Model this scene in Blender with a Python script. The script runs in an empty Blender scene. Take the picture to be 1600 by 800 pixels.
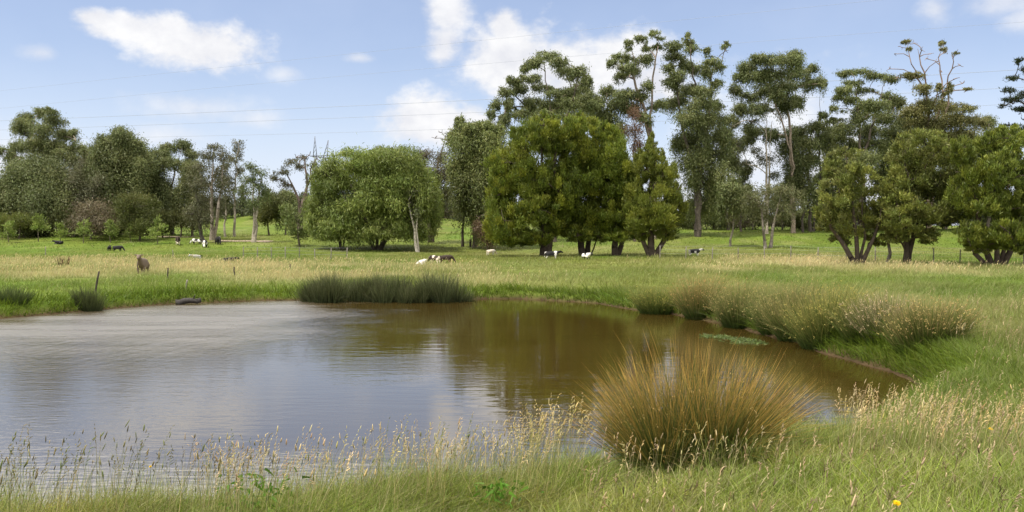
import bpy, math, random
import numpy as np
from mathutils import Vector
RNG = np.random.default_rng(7)
random.seed(7)
sc = bpy.context.scene
COL = sc.collection
R = math.radians

# ------------------------------------------------------------------ camera geometry (world units are metres, water level z = 0)
F = 1386.0                       # focal length in pixels of the 1600 x 800 photograph
CAMZ = 3.0
PITCH = math.atan(40.0 / F)      # the horizon lies 40 px above the picture centre
CP, SP = math.cos(PITCH), math.sin(PITCH)

def ray(px, py):
    a = (px - 800.0) / F
    b = (400.0 - py) / F
    return a, CP + b * SP, -SP + b * CP

def P(px, py, d):
    """point seen at a pixel of the photograph, d metres ahead"""
    x, y, z = ray(px, py)
    k = d / y
    return np.array([x * k, d, CAMZ + z * k])

def PZ(px, py, z=0.0):
    x, y, zz = ray(px, py)
    k = (z - CAMZ) / zz
    return np.array([x * k, y * k, z])

# ------------------------------------------------------------------ noise
def _hash(ix, iy, seed):
    h = (ix * 374761393 + iy * 668265263 + seed * 1442695041) & 0xFFFFFFFF
    h = ((h ^ (h >> 13)) * 1274126177) & 0xFFFFFFFF
    return ((h ^ (h >> 16)) & 0xFFFF) / 65535.0

def vnoise(x, y, seed=0):
    x = np.asarray(x, float); y = np.asarray(y, float)
    ix = np.floor(x).astype(np.int64); iy = np.floor(y).astype(np.int64)
    fx = x - ix; fy = y - iy
    fx = fx * fx * (3 - 2 * fx); fy = fy * fy * (3 - 2 * fy)
    a = _hash(ix, iy, seed); b = _hash(ix + 1, iy, seed)
    c = _hash(ix, iy + 1, seed); e = _hash(ix + 1, iy + 1, seed)
    return (a * (1 - fx) + b * fx) * (1 - fy) + (c * (1 - fx) + e * fx) * fy

def fbm(x, y, seed=0, octv=4):
    s = 0; a = 0.5; t = 0
    for i in range(octv):
        s = s + a * vnoise(x * 2 ** i, y * 2 ** i, seed + i * 17); t += a; a *= 0.5
    return s / t

def smooth(a, b, x):
    t = np.clip((np.asarray(x, float) - a) / (b - a), 0, 1)
    return t * t * (3 - 2 * t)

# ------------------------------------------------------------------ pond outline
SHORE_PX = [(-420, 560), (-250, 530), (-100, 509), (0, 499), (80, 491), (150, 485), (230, 478), (300, 474), (380, 471), (450, 470), (560, 471), (640, 471),
            (730, 468), (800, 467), (870, 470), (930, 474), (990, 484), (1040, 489), (1100, 500), (1150, 510), (1200, 524), (1250, 539), (1300, 554),
            (1350, 570), (1400, 584), (1432, 600), (1446, 617), (1430, 638), (1385, 663), (1330, 690), (1250, 712), (1160, 722), (1060, 728),
            (960, 738), (880, 756), (790, 784), (650, 806), (500, 824), (400, 835), (200, 845), (0, 844), (-200, 832), (-500, 802), (-900, 720)]
pts = np.array([PZ(a, b)[:2] for a, b in SHORE_PX])
def catmull(p, n):
    N = len(p); out = []
    for i in range(N):
        p0, p1, p2, p3 = p[i - 1], p[i], p[(i + 1) % N], p[(i + 2) % N]
        for k in range(n):
            t = k / n
            out.append(0.5 * ((2 * p1) + (-p0 + p2) * t + (2 * p0 - 5 * p1 + 4 * p2 - p3) * t * t + (-p0 + 3 * p1 - 3 * p2 + p3) * t ** 3))
    return np.array(out)
SHORE = catmull(pts, 5)
nz = np.stack([fbm(SHORE[:, 0] * 1.1, SHORE[:, 1] * 1.1, 3, 3) - .5, fbm(SHORE[:, 0] * 1.1 + 50, SHORE[:, 1] * 1.1, 9, 3) - .5], 1)
SHORE = SHORE + nz * 0.5

def sdist(x, y):
    A = SHORE; B = np.roll(SHORE, -1, 0)
    best = np.full(x.shape, 1e9); inside = np.zeros(x.shape, bool)
    for a, b in zip(A, B):
        ab = b - a
        t = np.clip(((x - a[0]) * ab[0] + (y - a[1]) * ab[1]) / (ab @ ab + 1e-12), 0, 1)
        best = np.minimum(best, (x - a[0] - t * ab[0]) ** 2 + (y - a[1] - t * ab[1]) ** 2)
        cond = (a[1] > y) != (b[1] > y)
        if abs(ab[1]) > 1e-12:
            inside ^= cond & (x < ab[0] * (y - a[1]) / ab[1] + a[0])
    dd = np.sqrt(best)
    return np.where(inside, -dd, dd)
GX0, GX1, GY0, GY1, GS = -45.0, 45.0, -8.0, 75.0, 0.2
_gx = np.arange(GX0, GX1, GS); _gy = np.arange(GY0, GY1, GS)
_mx, _my = np.meshgrid(_gx, _gy)
SDG = sdist(_mx, _my)
def SD(x, y):
    u = np.clip((np.asarray(x, float) - GX0) / GS, 0, len(_gx) - 1.001); v = np.clip((np.asarray(y, float) - GY0) / GS, 0, len(_gy) - 1.001)
    i = u.astype(int); j = v.astype(int); fx = u - i; fy = v - j
    return (SDG[j, i] * (1 - fx) + SDG[j, i + 1] * fx) * (1 - fy) + (SDG[j + 1, i] * (1 - fx) + SDG[j + 1, i + 1] * fx) * fy

def height(x, y):
    x = np.asarray(x, float); y = np.asarray(y, float)
    sd = SD(x, y)
    n = smooth(34, 10, y)
    hb = 0.45 + 0.95 * n
    pxx = x / np.maximum(y, 1) * F + 800
    lift = 0.30 + .30 * smooth(960, 1150, pxx) * smooth(11.5, 15, y) * smooth(36, 29, y) + .10 * smooth(420, 250, pxx) * smooth(25, 30, y) + 0.1 * (fbm(x * .6, y * .6, 21, 2) - .5) * 2
    land = lift * smooth(-0.08, 0.75, sd) + np.maximum(hb - lift, 0) * smooth(0.4, 8, sd)
    land = land + (fbm(x * .35, y * .35, 5, 3) - .5) * 0.22 * smooth(.5, 3, sd)
    bed = -0.9 * smooth(0, 3.5, -sd) - 0.06 * smooth(0, .25, -sd)
    z = np.where(sd > 0, land, bed)
    px = x / np.maximum(y, 1) * F + 800
    z = z + 1.75 * smooth(100, 152, y) + 1.25 * smooth(118, 168, y) * smooth(750, 1000, px)
    z = z + 13.5 * smooth(170, 360, y) * np.exp(-((px - 540) / 330) ** 2) + 2.0 * smooth(160, 500, y)
    z = z + (fbm(x * .03, y * .03, 31, 3) - .5) * 1.2 * smooth(60, 160, y)
    return z
def hz(x, y): return float(height(np.array([x]), np.array([y]))[0])

# ------------------------------------------------------------------ what grows where (pigment, never light)
GREEN = np.array([0.165, 0.205, 0.032]); LUSH = np.array([0.115, 0.185, 0.019]); STRAW = np.array([0.50, 0.435, 0.22]); OLIVE = np.array([0.230, 0.215, 0.055])
MUD = np.array([0.065, 0.043, 0.022])
def straw_mask(x, y):
    px = x / np.maximum(y, 1) * F + 800
    def g(cx, rx, d0, d1, a):
        return a * np.exp(-((px - cx) / rx) ** 2) * smooth(d0 - 5, d0 + 3, y) * smooth(d1 + 9, d1 - 5, y)
    m = g(120, 330, 48, 78, .66) + g(380, 180, 47, 64, .6) + g(640, 130, 43.5, 62, 1.5) + g(1215, 140, 56, 78, .95) + g(1480, 170, 50, 62, .55) + g(880, 120, 44, 66, .12)
    m = m + g(1000, 500, 95, 115, .15)
    nn = fbm(x * .16, y * .09, 41, 4)
    m = m * np.clip(-.75 + 3.0 * nn, 0.03, 1.3) * .8 + 0.16 * smooth(.55, .75, fbm(x * .3 + 9, y * .16, 47, 3))
    sd = SD(x, y)
    return np.clip(m, 0, 1) * smooth(.8, 3.2, sd)
def grass_colour(x, y):
    s = straw_mask(x, y)[:, None]
    n = np.clip(fbm(x * .22, y * .12, 61, 4) * 1.8 - .4, 0, 1)[:, None]
    n2 = fbm(x * .05, y * .03, 67, 3)[:, None]
    g = GREEN * (1 - n) * 1.0 + LUSH * n
    g = g * (1 - .35 * smooth(.5, .7, n2)) + OLIVE * (.35 * smooth(.5, .7, n2))
    lush = smooth(3.0, .3, SD(x, y))[:, None]
    g = g * (1 - .7 * lush) + LUSH * .7 * lush
    return g * (1 - s) + STRAW * s

# ------------------------------------------------------------------ mesh and object helpers
def build(name, V, quads=None, tris=None, col=None, mat=None, parent=None, smooth_shade=False):
    me = bpy.data.meshes.new(name)
    V = np.asarray(V, np.float32)
    me.vertices.add(len(V)); me.vertices.foreach_set('co', V.ravel())
    q = np.zeros((0, 4), np.int32) if quads is None or len(quads) == 0 else np.asarray(quads, np.int32)
    t = np.zeros((0, 3), np.int32) if tris is None or len(tris) == 0 else np.asarray(tris, np.int32)
    me.loops.add(q.size + t.size); me.loops.foreach_set('vertex_index', np.concatenate([q.ravel(), t.ravel()]))
    me.polygons.add(len(q) + len(t))
    me.polygons.foreach_set('loop_start', np.concatenate([np.arange(len(q)) * 4, q.size + np.arange(len(t)) * 3]).astype(np.int32))
    me.update(calc_edges=True)
    if smooth_shade:
        me.polygons.foreach_set('use_smooth', np.ones(len(q) + len(t), bool))
    if col is not None:
        a = me.attributes.new('col', 'FLOAT_COLOR', 'POINT')
        c = np.ones((len(V), 4), np.float32); c[:, :3] = col
        a.data.foreach_set('color', c.ravel())
    if mat: me.materials.append(mat)
    o = bpy.data.objects.new(name, me); COL.objects.link(o)
    if parent: o.parent = parent
    return o
class Acc:
    """collects pieces of one part"""
    def __init__(s): s.v = []; s.q = []; s.t = []; s.c = []; s.n = 0
    def add(s, v, q=None, t=None, c=None):
        v = np.asarray(v, float)
        s.v.append(v)
        if q is not None and len(q): s.q.append(np.asarray(q) + s.n)
        if t is not None and len(t): s.t.append(np.asarray(t) + s.n)
        c = np.asarray(c if c is not None else (.5, .5, .5), float)
        s.c.append(np.broadcast_to(c, (len(v), 3))); s.n += len(v)
    def build(s, name, mat, parent=None, origin=None, smooth_shade=False):
        v = np.concatenate(s.v)
        if origin is not None: v = v - np.asarray(origin)
        return build(name, v, np.concatenate(s.q) if s.q else None, np.concatenate(s.t) if s.t else None, np.concatenate(s.c), mat, parent, smooth_shade)
def empty(name, loc, label, cat, group=None):
    o = bpy.data.objects.new(name, None); COL.objects.link(o); o.location = Vector([float(v) for v in loc]); o.empty_display_size = .3
    return tag(o, label, cat, group)
def tag(o, label, cat, group=None, kind=None):
    o['label'] = label; o['category'] = cat
    if group: o['group'] = group
    if kind: o['kind'] = kind
    return o
def norm(a): return a / np.maximum(np.linalg.norm(a, axis=-1, keepdims=True), 1e-9)
def rnd(n): return RNG.normal(size=(n, 3))
UP = np.array([0, 0, 1.0])

# ------------------------------------------------------------------ materials
def new_mat(name):
    m = bpy.data.materials.new(name); m.use_nodes = True
    nt = m.node_tree; nt.nodes.clear()
    return m, nt, nt.nodes.new('ShaderNodeOutputMaterial')
def plant_mat(name, transl=.35, rough=.55, spec=.25, var=.25, scale=9.0):
    m, nt, out = new_mat(name); N = nt.nodes; L = nt.links
    at = N.new('ShaderNodeAttribute'); at.attribute_name = 'col'
    tc = N.new('ShaderNodeTexCoord'); no = N.new('ShaderNodeTexNoise'); no.inputs['Scale'].default_value = scale; no.inputs['Detail'].default_value = 2
    L.new(tc.outputs['Object'], no.inputs['Vector'])
    mr = N.new('ShaderNodeMapRange'); mr.inputs[1].default_value = .25; mr.inputs[2].default_value = .75; mr.inputs[3].default_value = 1 - var; mr.inputs[4].default_value = 1 + var
    L.new(no.outputs[0], mr.inputs[0])
    mu = N.new('ShaderNodeVectorMath'); mu.operation = 'SCALE'
    L.new(at.outputs['Color'], mu.inputs[0]); L.new(mr.outputs[0], mu.inputs['Scale'])
    b = N.new('ShaderNodeBsdfPrincipled'); b.inputs['Roughness'].default_value = rough; b.inputs['Specular IOR Level'].default_value = spec
    L.new(mu.outputs[0], b.inputs['Base Color'])
    if transl > 0:
        t = N.new('ShaderNodeBsdfTranslucent'); L.new(mu.outputs[0], t.inputs['Color'])
        mx = N.new('ShaderNodeMixShader'); mx.inputs[0].default_value = transl
        L.new(b.outputs[0], mx.inputs[1]); L.new(t.outputs[0], mx.inputs[2]); L.new(mx.outputs[0], out.inputs[0])
    else:
        L.new(b.outputs[0], out.inputs[0])
    return m
M_LEAF = plant_mat('leaf', .30, .5, .3, .22, 1.6)
M_GRASS = plant_mat('grass_blade', .40, .5, .3, .15, 6)
M_SEED = plant_mat('seed_head', .25, .8, .1, .2, 30)
M_BARK = plant_mat('bark', 0, .85, .15, .35, 5)
M_HIDE = plant_mat('hide', 0, .7, .2, .1, 6)
M_WOOD = plant_mat('weathered_wood', 0, .85, .15, .35, 14)
M_METAL = plant_mat('galvanised_metal', 0, .5, .5, .1, 3)

def ground_mat():
    m, nt, out = new_mat('ground'); N = nt.nodes; L = nt.links
    at = N.new('ShaderNodeAttribute'); at.attribute_name = 'col'
    tc = N.new('ShaderNodeTexCoord')
    n1 = N.new('ShaderNodeTexNoise'); n1.inputs['Scale'].default_value = 1.3; n1.inputs['Detail'].default_value = 8; n1.inputs['Roughness'].default_value = .75
    L.new(tc.outputs['Object'], n1.inputs['Vector'])
    mr = N.new('ShaderNodeMapRange'); mr.inputs[1].default_value = .3; mr.inputs[2].default_value = .7; mr.inputs[3].default_value = .55; mr.inputs[4].default_value = 1.45
    L.new(n1.outputs[0], mr.inputs[0])
    mu = N.new('ShaderNodeVectorMath'); mu.operation = 'SCALE'; L.new(at.outputs['Color'], mu.inputs[0]); L.new(mr.outputs[0], mu.inputs['Scale'])
    b = N.new('ShaderNodeBsdfPrincipled'); b.inputs['Roughness'].default_value = .95; b.inputs['Specular IOR Level'].default_value = .1
    bp = N.new('ShaderNodeBump'); bp.inputs['Strength'].default_value = .6; bp.inputs['Distance'].default_value = .15
    L.new(n1.outputs[0], bp.inputs['Height']); L.new(bp.outputs[0], b.inputs['Normal'])
    L.new(mu.outputs[0], b.inputs['Base Color']); L.new(b.outputs[0], out.inputs[0])
    return m
M_GROUND = ground_mat()

def water_mat():
    m, nt, out = new_mat('pond_water'); N = nt.nodes; L = nt.links
    tc = N.new('ShaderNodeTexCoord')
    def mapped(sx, sy, rot=0):
        mp = N.new('ShaderNodeMapping'); mp.inputs['Scale'].default_value = (sx, sy, 1); mp.inputs['Rotation'].default_value = (0, 0, rot)
        L.new(tc.outputs['Object'], mp.inputs['Vector']); return mp
    def math_(op, a, b=None, clamp=False):
        n = N.new('ShaderNodeMath'); n.operation = op; n.use_clamp = clamp
        for i, v in enumerate((a, b)):
            if v is None: continue
            if isinstance(v, (int, float)): n.inputs[i].default_value = v
            else: L.new(v, n.inputs[i])
        return n.outputs[0]
    def noise(mp, sc_, det, ro=.5):
        n = N.new('ShaderNodeTexNoise'); n.inputs['Scale'].default_value = sc_; n.inputs['Detail'].default_value = det; n.inputs['Roughness'].default_value = ro
        L.new(mp.outputs[0], n.inputs['Vector']); return n.outputs[0]
    fine = noise(mapped(1.6, 5.0, R(6)), 2.2, 3)
    swell = noise(mapped(.5, 2.0, R(-7)), 1.4, 2)
    # wind: ruffled patch towards the far left of the pond, gusts elsewhere
    sx = N.new('ShaderNodeSeparateXYZ'); L.new(tc.outputs['Object'], sx.inputs[0])
    gust = noise(mapped(.22, .35), 1.0, 3)
    left = N.new('ShaderNodeMapRange'); left.interpolation_type = 'SMOOTHSTEP'
    left.inputs[1].default_value = -3.5; left.inputs[2].default_value = -9.0; left.inputs[3].default_value = 0; left.inputs[4].default_value = 1
    L.new(math_('ADD', sx.outputs[0], math_('MULTIPLY', math_('SUBTRACT', gust, .5), 8.0)), left.inputs[0])
    far = N.new('ShaderNodeMapRange'); far.interpolation_type = 'SMOOTHSTEP'
    far.inputs[1].default_value = 18.0; far.inputs[2].default_value = 27.0; far.inputs[3].default_value = 0; far.inputs[4].default_value = 1
    L.new(math_('ADD', sx.outputs[1], math_('MULTIPLY', math_('SUBTRACT', gust, .5), 8.0)), far.inputs[0])
    streak = N.new('ShaderNodeMapRange'); streak.inputs[1].default_value = .36; streak.inputs[2].default_value = .60; streak.inputs[3].default_value = .45; streak.inputs[4].default_value = 1
    L.new(noise(mapped(.12, .75, R(5)), 1.0, 4, .6), streak.inputs[0])
    wind = math_('MULTIPLY', math_('MULTIPLY', left.outputs[0], far.outputs[0]), streak.outputs[0])
    gs = N.new('ShaderNodeMapRange'); gs.inputs[1].default_value = .42; gs.inputs[2].default_value = .62; gs.inputs[3].default_value = .25; gs.inputs[4].default_value = 1.0
    L.new(gust, gs.inputs[0])
    amp = math_('ADD', math_('MULTIPLY', wind, WATER['wind']), math_('ADD', math_('MULTIPLY', gs.outputs[0], WATER['calm']), math_('MULTIPLY', left.outputs[0], .07)))
    b1 = N.new('ShaderNodeBump'); b1.inputs['Distance'].default_value = .05; L.new(fine, b1.inputs['Height']); L.new(amp, b1.inputs['Strength'])
    chop = noise(mapped(2.6, 1.1, R(12)), 1.0, 2, .6)
    b0 = N.new('ShaderNodeBump'); b0.inputs['Distance'].default_value = .10; L.new(chop, b0.inputs['Height']); L.new(math_('MULTIPLY', wind, WATER['chop']), b0.inputs['Strength']); L.new(b1.outputs[0], b0.inputs['Normal'])
    b2 = N.new('ShaderNodeBump'); b2.inputs['Distance'].default_value = .10; b2.inputs['Strength'].default_value = WATER['swell']; L.new(swell, b2.inputs['Height']); L.new(b0.outputs[0], b2.inputs['Normal'])
    b = N.new('ShaderNodeBsdfPrincipled')
    cr = N.new('ShaderNodeMix'); cr.data_type = 'RGBA'; cr.inputs[6].default_value = (.034, .022, .004, 1); cr.inputs[7].default_value = (.050, .032, .008, 1)
    L.new(gust, cr.inputs[0]); L.new(cr.outputs[2], b.inputs['Base Color'])
    b.inputs['IOR'].default_value = WATER['ior']; L.new(math_('ADD', math_('ADD', math_('MULTIPLY', wind, .22), math_('MULTIPLY', left.outputs[0], .08)), .022), b.inputs['Roughness'])
    L.new(b2.outputs[0], b.inputs['Normal']); L.new(b.outputs[0], out.inputs[0])
    return m
WATER = dict(wind=.8, calm=.065, swell=.04, ior=3.0, chop=.75)

# ------------------------------------------------------------------ sky
SUN = norm(np.array([-.36, -.22, .90]))
def world():
    w = bpy.data.worlds.new('World'); sc.world = w; w.use_nodes = True
    nt = w.node_tree; N = nt.nodes; L = nt.links; N.clear()
    out = N.new('ShaderNodeOutputWorld'); bg = N.new('ShaderNodeBackground'); bg.inputs['Strength'].default_value = .10
    sky = N.new('ShaderNodeTexSky'); sky.sky_type = 'NISHITA'; sky.sun_disc = False
    sky.sun_elevation = math.asin(SUN[2]); sky.sun_rotation = math.atan2(SUN[0], SUN[1]) % (2 * math.pi)
    sky.air_density = 1.0; sky.dust_density = .6; sky.ozone_density = 2.0; sky.altitude = 50
    tc = N.new('ShaderNodeTexCoord'); sep = N.new('ShaderNodeSeparateXYZ'); L.new(tc.outputs['Generated'], sep.inputs[0])
    def mth(op, a, b=None, c=None, clamp=False):
        n = N.new('ShaderNodeMath'); n.operation = op; n.use_clamp = clamp
        for i, v in enumerate((a, b, c)):
            if v is None: continue
            if isinstance(v, (int, float)): n.inputs[i].default_value = float(v)
            else: L.new(v, n.inputs[i])
        return n.outputs[0]
    az = mth('ARCTAN2', sep.outputs[0], sep.outputs[1]); el = mth('ARCSINE', sep.outputs[2])
    cmb = N.new('ShaderNodeCombineXYZ'); L.new(az, cmb.inputs[0]); L.new(el, cmb.inputs[1])
    def noise(s, det, ro, off=0, ys=1.4):
        mp = N.new('ShaderNodeMapping'); mp.inputs['Location'].default_value = (off, off * .7, 0); mp.inputs['Scale'].default_value = (1, ys, 1)
        L.new(cmb.outputs[0], mp.inputs['Vector'])
        n = N.new('ShaderNodeTexNoise'); n.inputs['Scale'].default_value = s; n.inputs['Detail'].default_value = det; n.inputs['Roughness'].default_value = ro
        L.new(mp.outputs[0], n.inputs['Vector']); return n.outputs[0]
    n1 = noise(16, 7, .58); n2 = noise(5, 4, .55, 3.1)
    n3 = noise(48, 5, .6, 1.7)
    puff = mth('ADD', mth('MULTIPLY', mth('SUBTRACT', n1, .5), 3.4), mth('MULTIPLY', mth('SUBTRACT', n3, .5), 1.3))
    def cloud(cx, cy, rx, ry, k=1.0):
        dx, dy, dz = ray(cx, cy); l = math.sqrt(dx * dx + dy * dy + dz * dz)
        a0 = math.atan2(dx, dy); e0 = math.asin(dz / l)
        u = mth('DIVIDE', mth('SUBTRACT', az, a0), rx / F); v = mth('DIVIDE', mth('SUBTRACT', el, e0), ry / F)
        q = mth('ADD', mth('MULTIPLY', u, u), mth('MULTIPLY', v, v))
        return mth('SUBTRACT', 1.0, mth('SQRT', q)), k
    groups = [
        (1.00, .42, [(310, 72, 112, 42), (255, 55, 70, 38), (200, 42, 75, 24), (150, 28, 40, 16)]),
        (.95, .50, [(700, 22, 46, 50), (697, 62, 40, 40), (690, 84, 28, 24)]),
        (1.00, .42, [(800, 95, 100, 72), (788, 42, 36, 38), (885, 112, 135, 64), (975, 98, 90, 58), (1020, 130, 80, 50)]),
        (1.0, .42, [(662, 190, 80, 52), (722, 195, 80, 38)]),
        (.60, .75, [(300, 168, 115, 28), (255, 212, 110, 26), (445, 116, 36, 15), (62, 83, 32, 15), (400, 185, 60, 20)]),
        (.62, .65, [(1462, 14, 30, 24), (1575, 0, 75, 30), (1600, 30, 40, 24), (560, 90, 30, 10)]),
        (.80, .60, [(1235, 225, 190, 130), (1120, 280, 120, 80), (1350, 290, 150, 90)]),
        (.55, .70, [(40, 250, 120, 60)]),
    ]
    total = None
    for k, soft, ells in groups:
        f = None
        for e in ells:
            v, _ = cloud(*e)
            f = v if f is None else mth('MAXIMUM', f, v)
        s = mth('ADD', mth('ADD', f, .12), mth('MULTIPLY', puff, .50))
        mr = N.new('ShaderNodeMapRange'); mr.interpolation_type = 'SMOOTHSTEP'; mr.inputs[1].default_value = 0.02; mr.inputs[2].default_value = soft * 1.7
        mr.inputs[3].default_value = 0; mr.inputs[4].default_value = k; L.new(s, mr.inputs[0])
        total = mr.outputs[0] if total is None else mth('MAXIMUM', total, mr.outputs[0])
    # unseen cloud cover overhead and behind, added to brighten pond reflections and fill light
    fill_deck = N.new('ShaderNodeMapRange'); fill_deck.interpolation_type = 'SMOOTHSTEP'; fill_deck.inputs[1].default_value = .264; fill_deck.inputs[2].default_value = .30; L.new(mth('ADD', mth('DIVIDE', sep.outputs[2], mth('MAXIMUM', sep.outputs[1], .03)), mth('MULTIPLY', mth('SUBTRACT', n2, .5), .012)), fill_deck.inputs[0])
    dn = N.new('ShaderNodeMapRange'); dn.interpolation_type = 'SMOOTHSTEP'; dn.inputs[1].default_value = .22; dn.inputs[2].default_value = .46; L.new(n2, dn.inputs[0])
    total = mth('MAXIMUM', total, mth('MULTIPLY', mth('MULTIPLY', fill_deck.outputs[0], dn.outputs[0]), .95))
    fill_deck_col = N.new('ShaderNodeMix'); fill_deck_col.data_type = 'RGBA'; fill_deck_col.inputs[7].default_value = (14.5, 14.2, 13.8, 1)
    hazy = N.new('ShaderNodeMapRange'); hazy.interpolation_type = 'SMOOTHSTEP'; hazy.inputs[1].default_value = .20; hazy.inputs[2].default_value = .0; hazy.inputs[3].default_value = 0; hazy.inputs[4].default_value = .55
    L.new(el, hazy.inputs[0])
    thin = mth('ADD', mth('ADD', hazy.outputs[0], .14), mth('MULTIPLY', mth('MULTIPLY', n2, n2), .30))
    tint = N.new('ShaderNodeMix'); tint.data_type = 'RGBA'; tint.blend_type = 'MULTIPLY'; tint.inputs[0].default_value = 1.0; tint.inputs[7].default_value = SKY['tint'] + (1,)
    L.new(sky.outputs[0], tint.inputs[6])
    m1 = N.new('ShaderNodeMix'); m1.data_type = 'RGBA'; L.new(thin, m1.inputs[0]); L.new(tint.outputs[2], m1.inputs[6]); m1.inputs[7].default_value = SKY['haze'] + (1,)
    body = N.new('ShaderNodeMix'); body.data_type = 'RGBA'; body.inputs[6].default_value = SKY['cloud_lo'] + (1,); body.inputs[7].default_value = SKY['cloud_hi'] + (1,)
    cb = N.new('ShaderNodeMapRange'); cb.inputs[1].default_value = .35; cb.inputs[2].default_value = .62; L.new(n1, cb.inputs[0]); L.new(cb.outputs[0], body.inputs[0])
    L.new(body.outputs[2], fill_deck_col.inputs[6]); L.new(fill_deck.outputs[0], fill_deck_col.inputs[0])
    m2 = N.new('ShaderNodeMix'); m2.data_type = 'RGBA'; L.new(total, m2.inputs[0]); L.new(m1.outputs[2], m2.inputs[6]); L.new(fill_deck_col.outputs[2], m2.inputs[7])
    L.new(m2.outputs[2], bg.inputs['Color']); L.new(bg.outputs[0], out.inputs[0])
SKY = dict(tint=(1.26, 1.16, 1.22), haze=(6.6, 7.3, 8.8), cloud_lo=(6.5, 6.6, 7.1), cloud_hi=(8.1, 8.1, 8.2))
world()
sd_ = bpy.data.lights.new('sun', 'SUN'); sd_.energy = 4.5; sd_.angle = R(.5); sd_.color = (1, .95, .86)
so = bpy.data.objects.new('sun', sd_); COL.objects.link(so); so.rotation_euler = Vector(SUN).to_track_quat('Z', 'Y').to_euler(); so.location = (-20, -10, 60)
cam = bpy.data.cameras.new('camera'); cam.sensor_width = 36; cam.lens = 36 * F / 1600; cam.clip_end = 6000; cam.clip_start = .05
co = bpy.data.objects.new('camera', cam); COL.objects.link(co); co.location = (0, 0, CAMZ); co.rotation_euler = (math.pi / 2 - PITCH, 0, 0)
sc.camera = co
sc.view_settings.view_transform = 'Standard'; sc.view_settings.look = 'None'; sc.view_settings.gamma = 1; sc.view_settings.use_curve_mapping = False
sc.view_settings.exposure = .3
sc.render.engine = 'CYCLES'
cy = sc.cycles; cy.max_bounces = 6; cy.diffuse_bounces = 3; cy.glossy_bounces = 3; cy.transmission_bounces = 3; cy.transparent_max_bounces = 4
cy.use_denoising = True; cy.sample_clamp_indirect = 6; cy.caustics_reflective = False; cy.caustics_refractive = False

# ------------------------------------------------------------------ ground and pond
def make_ground():
    ys = [-9.0]
    while ys[-1] < 4: ys.append(ys[-1] + .5)
    while ys[-1] < 3200: ys.append(ys[-1] + max(.11, ys[-1] * .0125))
    ys = np.array(ys)
    us = np.linspace(-1, 1, 521); us = np.sign(us) * np.abs(us) ** 1.0
    X = us[None, :] * (np.maximum(ys, 0)[:, None] * .85 + 14); Y = np.repeat(ys[:, None], len(us), 1)
    x = X.ravel(); y = Y.ravel(); z = height(x, y)
    c = grass_colour(x, y) * .62
    sd = SD(x, y)[:, None]
    m = smooth(.55, .05, sd)
    c = c * (.72 + .56 * fbm(x * .12, y * .06, 95, 4)[:, None]); c = c * (1 - m) + MUD * m
    ny, nx = X.shape
    i = np.arange(ny * nx).reshape(ny, nx)
    q = np.stack([i[:-1, :-1], i[:-1, 1:], i[1:, 1:], i[1:, :-1]], -1).reshape(-1, 4)
    o = build('ground', np.stack([x, y, z], 1), q, None, c, M_GROUND, None, True); o['kind'] = 'structure'
make_ground()
def make_water():
    c = SHORE.mean(0); V = []
    big = SHORE + norm(SHORE - c) * .5
    from mathutils.geometry import tessellate_polygon
    V = np.concatenate([big, np.zeros((len(big), 1))], 1)
    t = tessellate_polygon([[Vector(v) for v in V]])
    o = build('water', V, None, np.array(t), None, water_mat()); o['kind'] = 'structure'
    me = o.data
    if me.polygons[0].normal.z < 0: me.flip_normals()
make_water()

# ------------------------------------------------------------------ grass
def blades(P0, D, L, W, droop, croot, ctip, segs=3, cpow=1.0, taper=.7):
    """vectorised blades: root, unit direction, length, width, droop vector (added with t squared), colours"""
    n = len(P0)
    D = norm(D)
    side = np.cross(D, norm(rnd(n) * np.array([1, 1, .2]))); side = norm(side)
    V = np.zeros((n, 2 * segs + 1, 3)); C = np.zeros((n, 2 * segs + 1, 3))
    L = L[:, None]; W = W[:, None]
    for k in range(segs + 1):
        t = k / segs
        p = P0 + D * L * t + droop * L * t * t
        c = croot + (ctip - croot) * (t ** cpow)
        if k == segs:
            V[:, 2 * k] = p; C[:, 2 * k] = c
        else:
            w = W * .5 * ((1 - t) ** taper)
            V[:, 2 * k] = p - side * w; V[:, 2 * k + 1] = p + side * w
            C[:, 2 * k] = c; C[:, 2 * k + 1] = c
    b = (np.arange(n) * (2 * segs + 1))[:, None]
    q = []
    for k in range(segs - 1):
        q.append(b + np.array([2 * k, 2 * k + 1, 2 * k + 3, 2 * k + 2]))
    t = b + np.array([2 * segs - 2, 2 * segs - 1, 2 * segs])
    return V.reshape(-1, 3), (np.concatenate(q) if q else None), t, C.reshape(-1, 3)

def spindles(Pb, D, L, Rr, c):
    n = len(Pb); D = norm(D)
    u = norm(np.cross(D, norm(rnd(n)))); v = np.cross(D, u)
    V = np.zeros((n, 10, 3)); L = L[:, None]; Rr = Rr[:, None]
    V[:, 0] = Pb; V[:, 9] = Pb + D * L
    for k in range(4):
        a = k * math.pi / 2; e = u * math.cos(a) + v * math.sin(a)
        V[:, 1 + k] = Pb + D * L * .3 + e * Rr; V[:, 5 + k] = Pb + D * L * .72 + e * Rr * .75
    b = (np.arange(n) * 10)[:, None]; q = []; t = []
    for k in range(4):
        j = (k + 1) % 4
        t.append(b + np.array([0, 1 + j, 1 + k])); q.append(b + np.array([1 + k, 1 + j, 5 + j, 5 + k])); t.append(b + np.array([5 + k, 5 + j, 9]))
    C = np.repeat(c[:, None, :], 10, 1)
    return V.reshape(-1, 3), np.concatenate(q), np.concatenate(t), C.reshape(-1, 3)

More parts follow.
